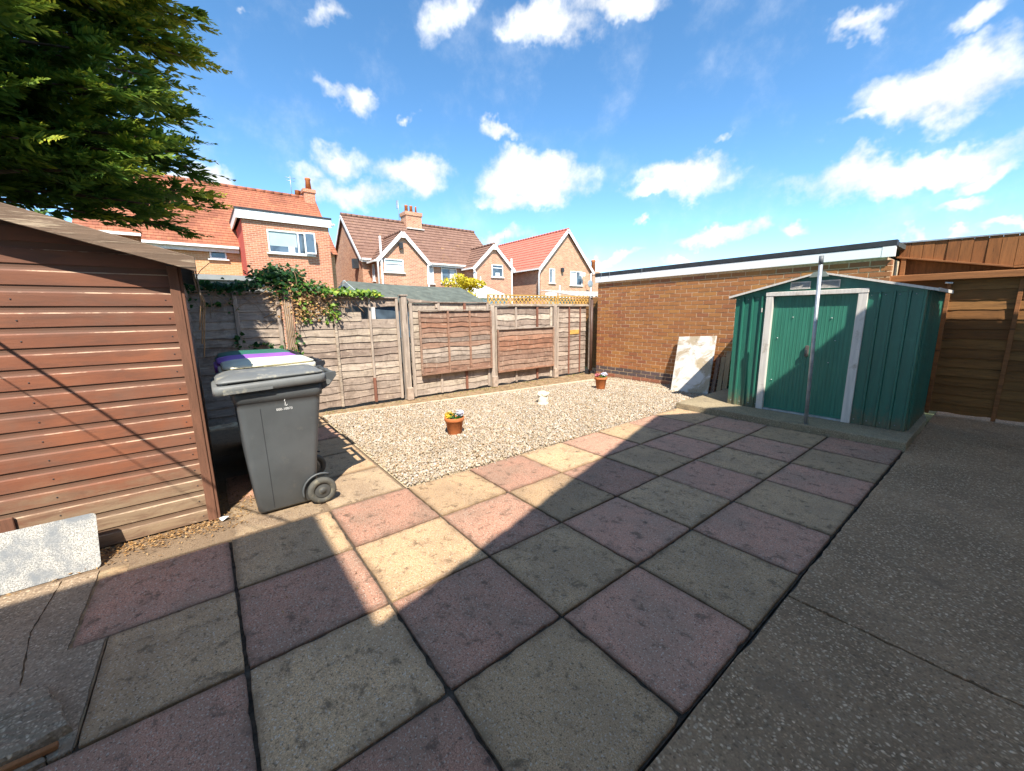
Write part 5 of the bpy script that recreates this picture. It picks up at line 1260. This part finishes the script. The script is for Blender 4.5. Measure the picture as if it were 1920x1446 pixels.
    # long leading shoots that reach past the shed
conifer()
def ivy():
    t = thing('ivy', (FX, .5, 1.7), 'ivy and dead stems sprawling along the fence top above the bins', 'ivy')
    r = np.random.default_rng(5)
    clumps = []  # last value tints leaves: right-hand clumps coloured as sunlit, left ones darker
    for y in np.arange(-1.2, .4, .05):
        h = .06+.04*math.sin(y*5)+(.17 if -.02 < y < .12 else 0)+(.13 if .12 < y < .4 else 0); clumps += [((FX-.02, y, 1.80+h*.5), (.12, .07, .05+h*.5), 40, .22)]
    for y in np.arange(.3, .95, .05): clumps += [((FX+.0, y, 1.86-.10*(y-.3)), (.14, .07, .12*(1.1-.8*(y-.3))), 36, .42)]
    for y in np.arange(.2, .62, .045): clumps += [((FX-.02, y, 2.02-.12*abs(y-.36)), (.12, .07, .10), 34, .2)]
    for y in np.arange(.9, 1.72, .05): clumps += [((FX+.02, y, 1.79-.035*(y-.9)), (.10, .06, .05), 34, .72)]
    clumps += [((FX+.04, .98, 1.47), (.05, .1, .13), 70, .7), ((FX+.04, .62, 1.45), (.04, .12, .10), 26, .7), ((FX+.04, .62, 1.62), (.05, .1, .06), 22, .75), ((FX+.03, .47, 1.0), (.05, .06, .28), 50, .42), ((FX+.05, .45, .62), (.06, .06, .12), 24, .45),
               ((FX+.03, .05, 1.05), (.04, .28, .06), 28, .35), ((FX+.03, -.25, 1.1), (.04, .06, .12), 20, .35), ((FX+.03, -.45, 1.6), (.04, .3, .08), 30, .35)]
    V = []; F = []; T = []; nv = 0
    ang = np.array([90, 150, 195, 250, 290, 345, 30])*math.pi/180; rad = np.array([1.0, .62, .85, .55, .55, .85, .62])
    for c, rd, n, tone in clumps:
        p = np.array(c)+r.normal(0, .55, (n, 3))*np.array(rd)
        nn = np.array([.75, -.2, .6])+r.normal(0, .45, (n, 3)); nn /= np.linalg.norm(nn, axis=1)[:, None]
        u = np.cross(nn, r.normal(0, 1, (n, 3))); u /= np.linalg.norm(u, axis=1)[:, None]; v = np.cross(nn, u)
        s = r.uniform(.018, .042, n)[:, None]
        ring = [p+(u*math.cos(a)+v*math.sin(a))*s*q+nn*s*(.18 if i % 2 else -.12) for i, (a, q) in enumerate(zip(ang, rad))]
        V.append(np.stack(ring, 1).reshape(-1, 3)); F.append((np.arange(n)*7)[:, None]+np.arange(7)[None]+nv); nv += 7*n
        T.append(np.repeat(np.clip(tone+r.normal(0, .12, n), 0, 1), 7))
    soup('leaves', np.concatenate(V), np.concatenate(F), MT['ivy'], np.concatenate(T), t)
    st = MB(); rr = random.Random(8)
    for k in range(120):
        y = rr.uniform(-.9, 1.3) if k < 70 else rr.uniform(.3, 1.0); z = rr.uniform(1.66, 1.86) if k < 70 else rr.uniform(1.4, 1.85)
        pts = []; d = Vector((rr.uniform(-.05, .08), rr.uniform(-1, 1), rr.uniform(-.6, .5))).normalized()
        p = Vector((FX+rr.uniform(.02, .07), y, z))
        for i in range(5):
            pts.append(p.copy()); p = p+d*rr.uniform(.05, .1); d = (d+Vector((rr.uniform(-.1, .1), rr.uniform(-.4, .4), rr.uniform(-.5, .3)))).normalized(); p.x = max(FX+.015, min(FX+.1, p.x))
        st.tube(pts, rr.uniform(.0025, .006), 4)
    for k in range(5): st.tube([(FX+.075, .33+.03*k, 1.75), (FX+.08, .35+.02*k, 1.2), (FX+.08, .36+.03*k, .7), (FX+.08, .38+.02*k, .1)], .006, 5)
    st.build('stems', MT['deadstem'], t)
    n = 420; p = np.stack([FX+r.uniform(.02, .09, n), r.normal(.62, .17, n), r.choice([1.5, 1.7, 1.82], n)+r.normal(0, .06, n)], 1)
    nn = np.array([.8, -.2, .4])+r.normal(0, .5, (n, 3)); u = np.cross(nn, r.normal(0, 1, (n, 3))); u /= np.linalg.norm(u, axis=1)[:, None]; v = np.cross(nn, u); v /= np.linalg.norm(v, axis=1)[:, None]
    s = r.uniform(.015, .03, (n, 1)); soup('dead_leaves', np.stack([p-u*s, p+v*s*.6, p+u*s, p-v*s*.6], 1).reshape(-1, 3), (np.arange(n)*4)[:, None]+np.arange(4)[None], MT['litter'], np.repeat(r.uniform(.4, 1, n), 4), t)
ivy()
def leafy(name, loc, label, cat, blobs, size, mat, seed, trunk_r=.06, lo=0., hi=1.):
    t = thing(name, loc, label, cat); r = np.random.default_rng(seed); V = []; F = []; T = []; nv = 0
    for c, rd, n in blobs:
        v, f, p = leaves(n, c, rd, size, r, .8, .45); V.append(v); F.append(f+nv); nv += len(v)
        h = (p[:, 2]-c[2])/rd[2]; T.append(np.repeat(np.clip(lo+(hi-lo)*(.5+.2*h+r.normal(0, .2, n)), 0, 1), 4))
    soup('crown', np.concatenate(V), np.concatenate(F), MT[mat], np.concatenate(T), t)
    c0 = blobs[0][0]
    MB().tube([(loc[0], loc[1], loc[2]), (loc[0]+.05, loc[1], (loc[2]+c0[2])/2), tuple(c0)], [trunk_r, trunk_r*.8, trunk_r*.3], 8).build('trunk', MT['bark'], t)
rb = random.Random(77)
bl = [((-9+rb.uniform(-.5, .5), 6.6+rb.uniform(-.5, .5), 2.2+rb.uniform(-.35, .42)), (.26, .26, .17), 130) for _ in range(26)]
leafy('golden_shrub', (-9, 6.6, -.1), 'bright yellow shrub over the felt shed roof', 'shrub', bl, .05, 'yellow', 4)
bl = [((-13+rb.uniform(-.6, .6), -3.4+rb.uniform(-.9, .9), 3.2+rb.uniform(-.8, .8)), (.5, .5, .4), 160) for _ in range(12)]
leafy('garden_tree', (-13, -3.4, -.1), 'pale green tree glimpsed between conifer and brown shed roof', 'tree', bl, .08, 'hedge', 6, .1)
def weeds():
    r = np.random.default_rng(12); n = 1500
    y = r.uniform(.7, 6.6, n); x = r.uniform(-3.42, -2.75, n); x = np.where(r.uniform(size=n) < .55, -3.40+np.abs(r.normal(0, .06, n)), x)
    dens = .5+.5*np.sin(y*3.1)*np.sin(y*1.3+.5); ok = r.uniform(size=n) < .15+.55*dens**2; x, y = x[ok], y[ok]; n = len(x)
    p = np.stack([x, y, np.full(n, -.04)], 1); a = r.uniform(0, 6.28, n); h = r.uniform(.012, .045, n)
    u = np.stack([np.cos(a), np.sin(a), 0*a], 1)*.006; tip = p+np.stack([r.normal(0, .02, n), r.normal(0, .02, n), h], 1)
    V = np.stack([p-u, p+u, tip], 1).reshape(-1, 3); o = soup('weeds', V, (np.arange(n)*3)[:, None]+np.arange(3)[None], MT['moss'], np.repeat(r.uniform(0, 1, n), 3))
    tag(o, 'sparse yellow-green weeds and moss at the foot of the fence', 'weeds', kind='stuff')
weeds()
def strays():
    """soil crumbs and small stones on the border"""
    r = np.random.default_rng(14); n = 2600
    y = r.uniform(.6, 6.65, n); x = r.uniform(-3.44, -2.5, n); ok = (x < np.interp(y, [.6, 3.5, 5.9, 6.7], [-3.0, -2.76, -2.54, -2.5])); x, y = x[ok], y[ok]; n = len(x)
    s = r.lognormal(math.log(.006), .4, n)[:, None]; p = np.stack([x, y, np.full(n, -.038)], 1)
    octa = np.array([(1, 0, 0), (0, 1, 0), (-1, 0, 0), (0, -1, 0), (0, 0, .7), (0, 0, -.7)]); f8 = np.array([(0, 1, 4), (1, 2, 4), (2, 3, 4), (3, 0, 4), (1, 0, 5), (2, 1, 5), (3, 2, 5), (0, 3, 5)])
    V = p[:, None, :]+octa[None]*(s*1.0)[:, None, :]*r.uniform(.6, 1.4, (n, 6, 1))
    o = soup('soil_crumbs', V.reshape(-1, 3), (f8[None]+(np.arange(n)*6)[:, None, None]).reshape(-1, 3), M_plain('crumb', (.3, .2, .12), .95, .4, 50)); tag(o, 'loose soil crumbs and stones in the border by the fence', 'soil', kind='stuff')
strays()

# ================================================================== THE HOUSE BEHIND THE VIEWPOINT (casts the shade)
oh = thing('house', (6, 2, 0), 'pale rendered gabled house behind the viewpoint, its gable shading the patio', 'house')
HX = 4.15; gpts = [(-1.66, 4.03), (2.09, 5.90), (6.43, 3.29)]
wl = [(HX+.12, -1.6, -.1), (HX+.12, 6.15, -.1), (HX+.12, 6.15, 3.35), (HX+.12, 2.116, 5.8), (HX+.12, -1.6, 4.0)]
MB().prism(wl, (7, 0, 0)).build('wall', MT['render'], oh)
def verge_roof(a, b, name):
    (ya, za), (yb, zb) = a, b
    MB().prism([(HX, ya, za-.12), (HX, yb, zb-.12), (HX, yb, zb), (HX, ya, za)], (7.3, 0, 0)).build(name, MT['rt2'], oh)
    n = int(math.hypot(yb-ya, zb-za)/.34)
    for i in range(n):
        t0, t1 = i/n, (i+.72)/n
        MB().prism([(HX-.006, ya+(yb-ya)*t0, za+(zb-za)*t0-.03), (HX-.006, ya+(yb-ya)*t1, za+(zb-za)*t1-.03), (HX-.006, ya+(yb-ya)*t1, za+(zb-za)*t1+.006), (HX-.006, ya+(yb-ya)*t0, za+(zb-za)*t0+.001)], (.3, 0, 0)).build('verge_tile', MT['rt2'], oh)
verge_roof(gpts[0], gpts[1], 'roof'); verge_roof(gpts[2], gpts[1], 'roof')
MB().box((3.6, 5.85, -.1), (HX+.11, 6.43, 3.31)).build('fence_shade_block', MT['render'], oh)  # unseen block added to cast the level shadow edge on the right fence
wing = MB().box((3.475, -8, -.1), (11, -1.955, 5.0)).build('wing', MT['render'], oh)
MB().box((HX+.14, -1.95, -.1), (10, -1.62, 3.98)).build('sun_gap_filler', MT['render'], oh)  # unseen filler added so no sun slips between house and wing
# washing line whose shadow crosses the brown shed
lp = thing('washing_line', (-.26, -1.745, 1.793), 'washing line strung from the brown shed to a tall post, out of view', 'washing line')
MB().tube([(2.155, -1.338, -.05), (2.155, -1.338, 3.04)], .024, 10).build('post', MT['galv'], lp)
A = Vector((-.255, -1.745, 1.793)); B = Vector((2.155, -1.338, 3.0))
MB().tube([tuple(A), tuple(A.lerp(B, .5)), tuple(B)], .008, 6).build('line', MT['dark'], lp)
dv = Vector((0, -.11, -.07)); MB().tube([tuple(A+dv), tuple(B+dv)], .0028, 5).build('line', MT['dark'], lp)
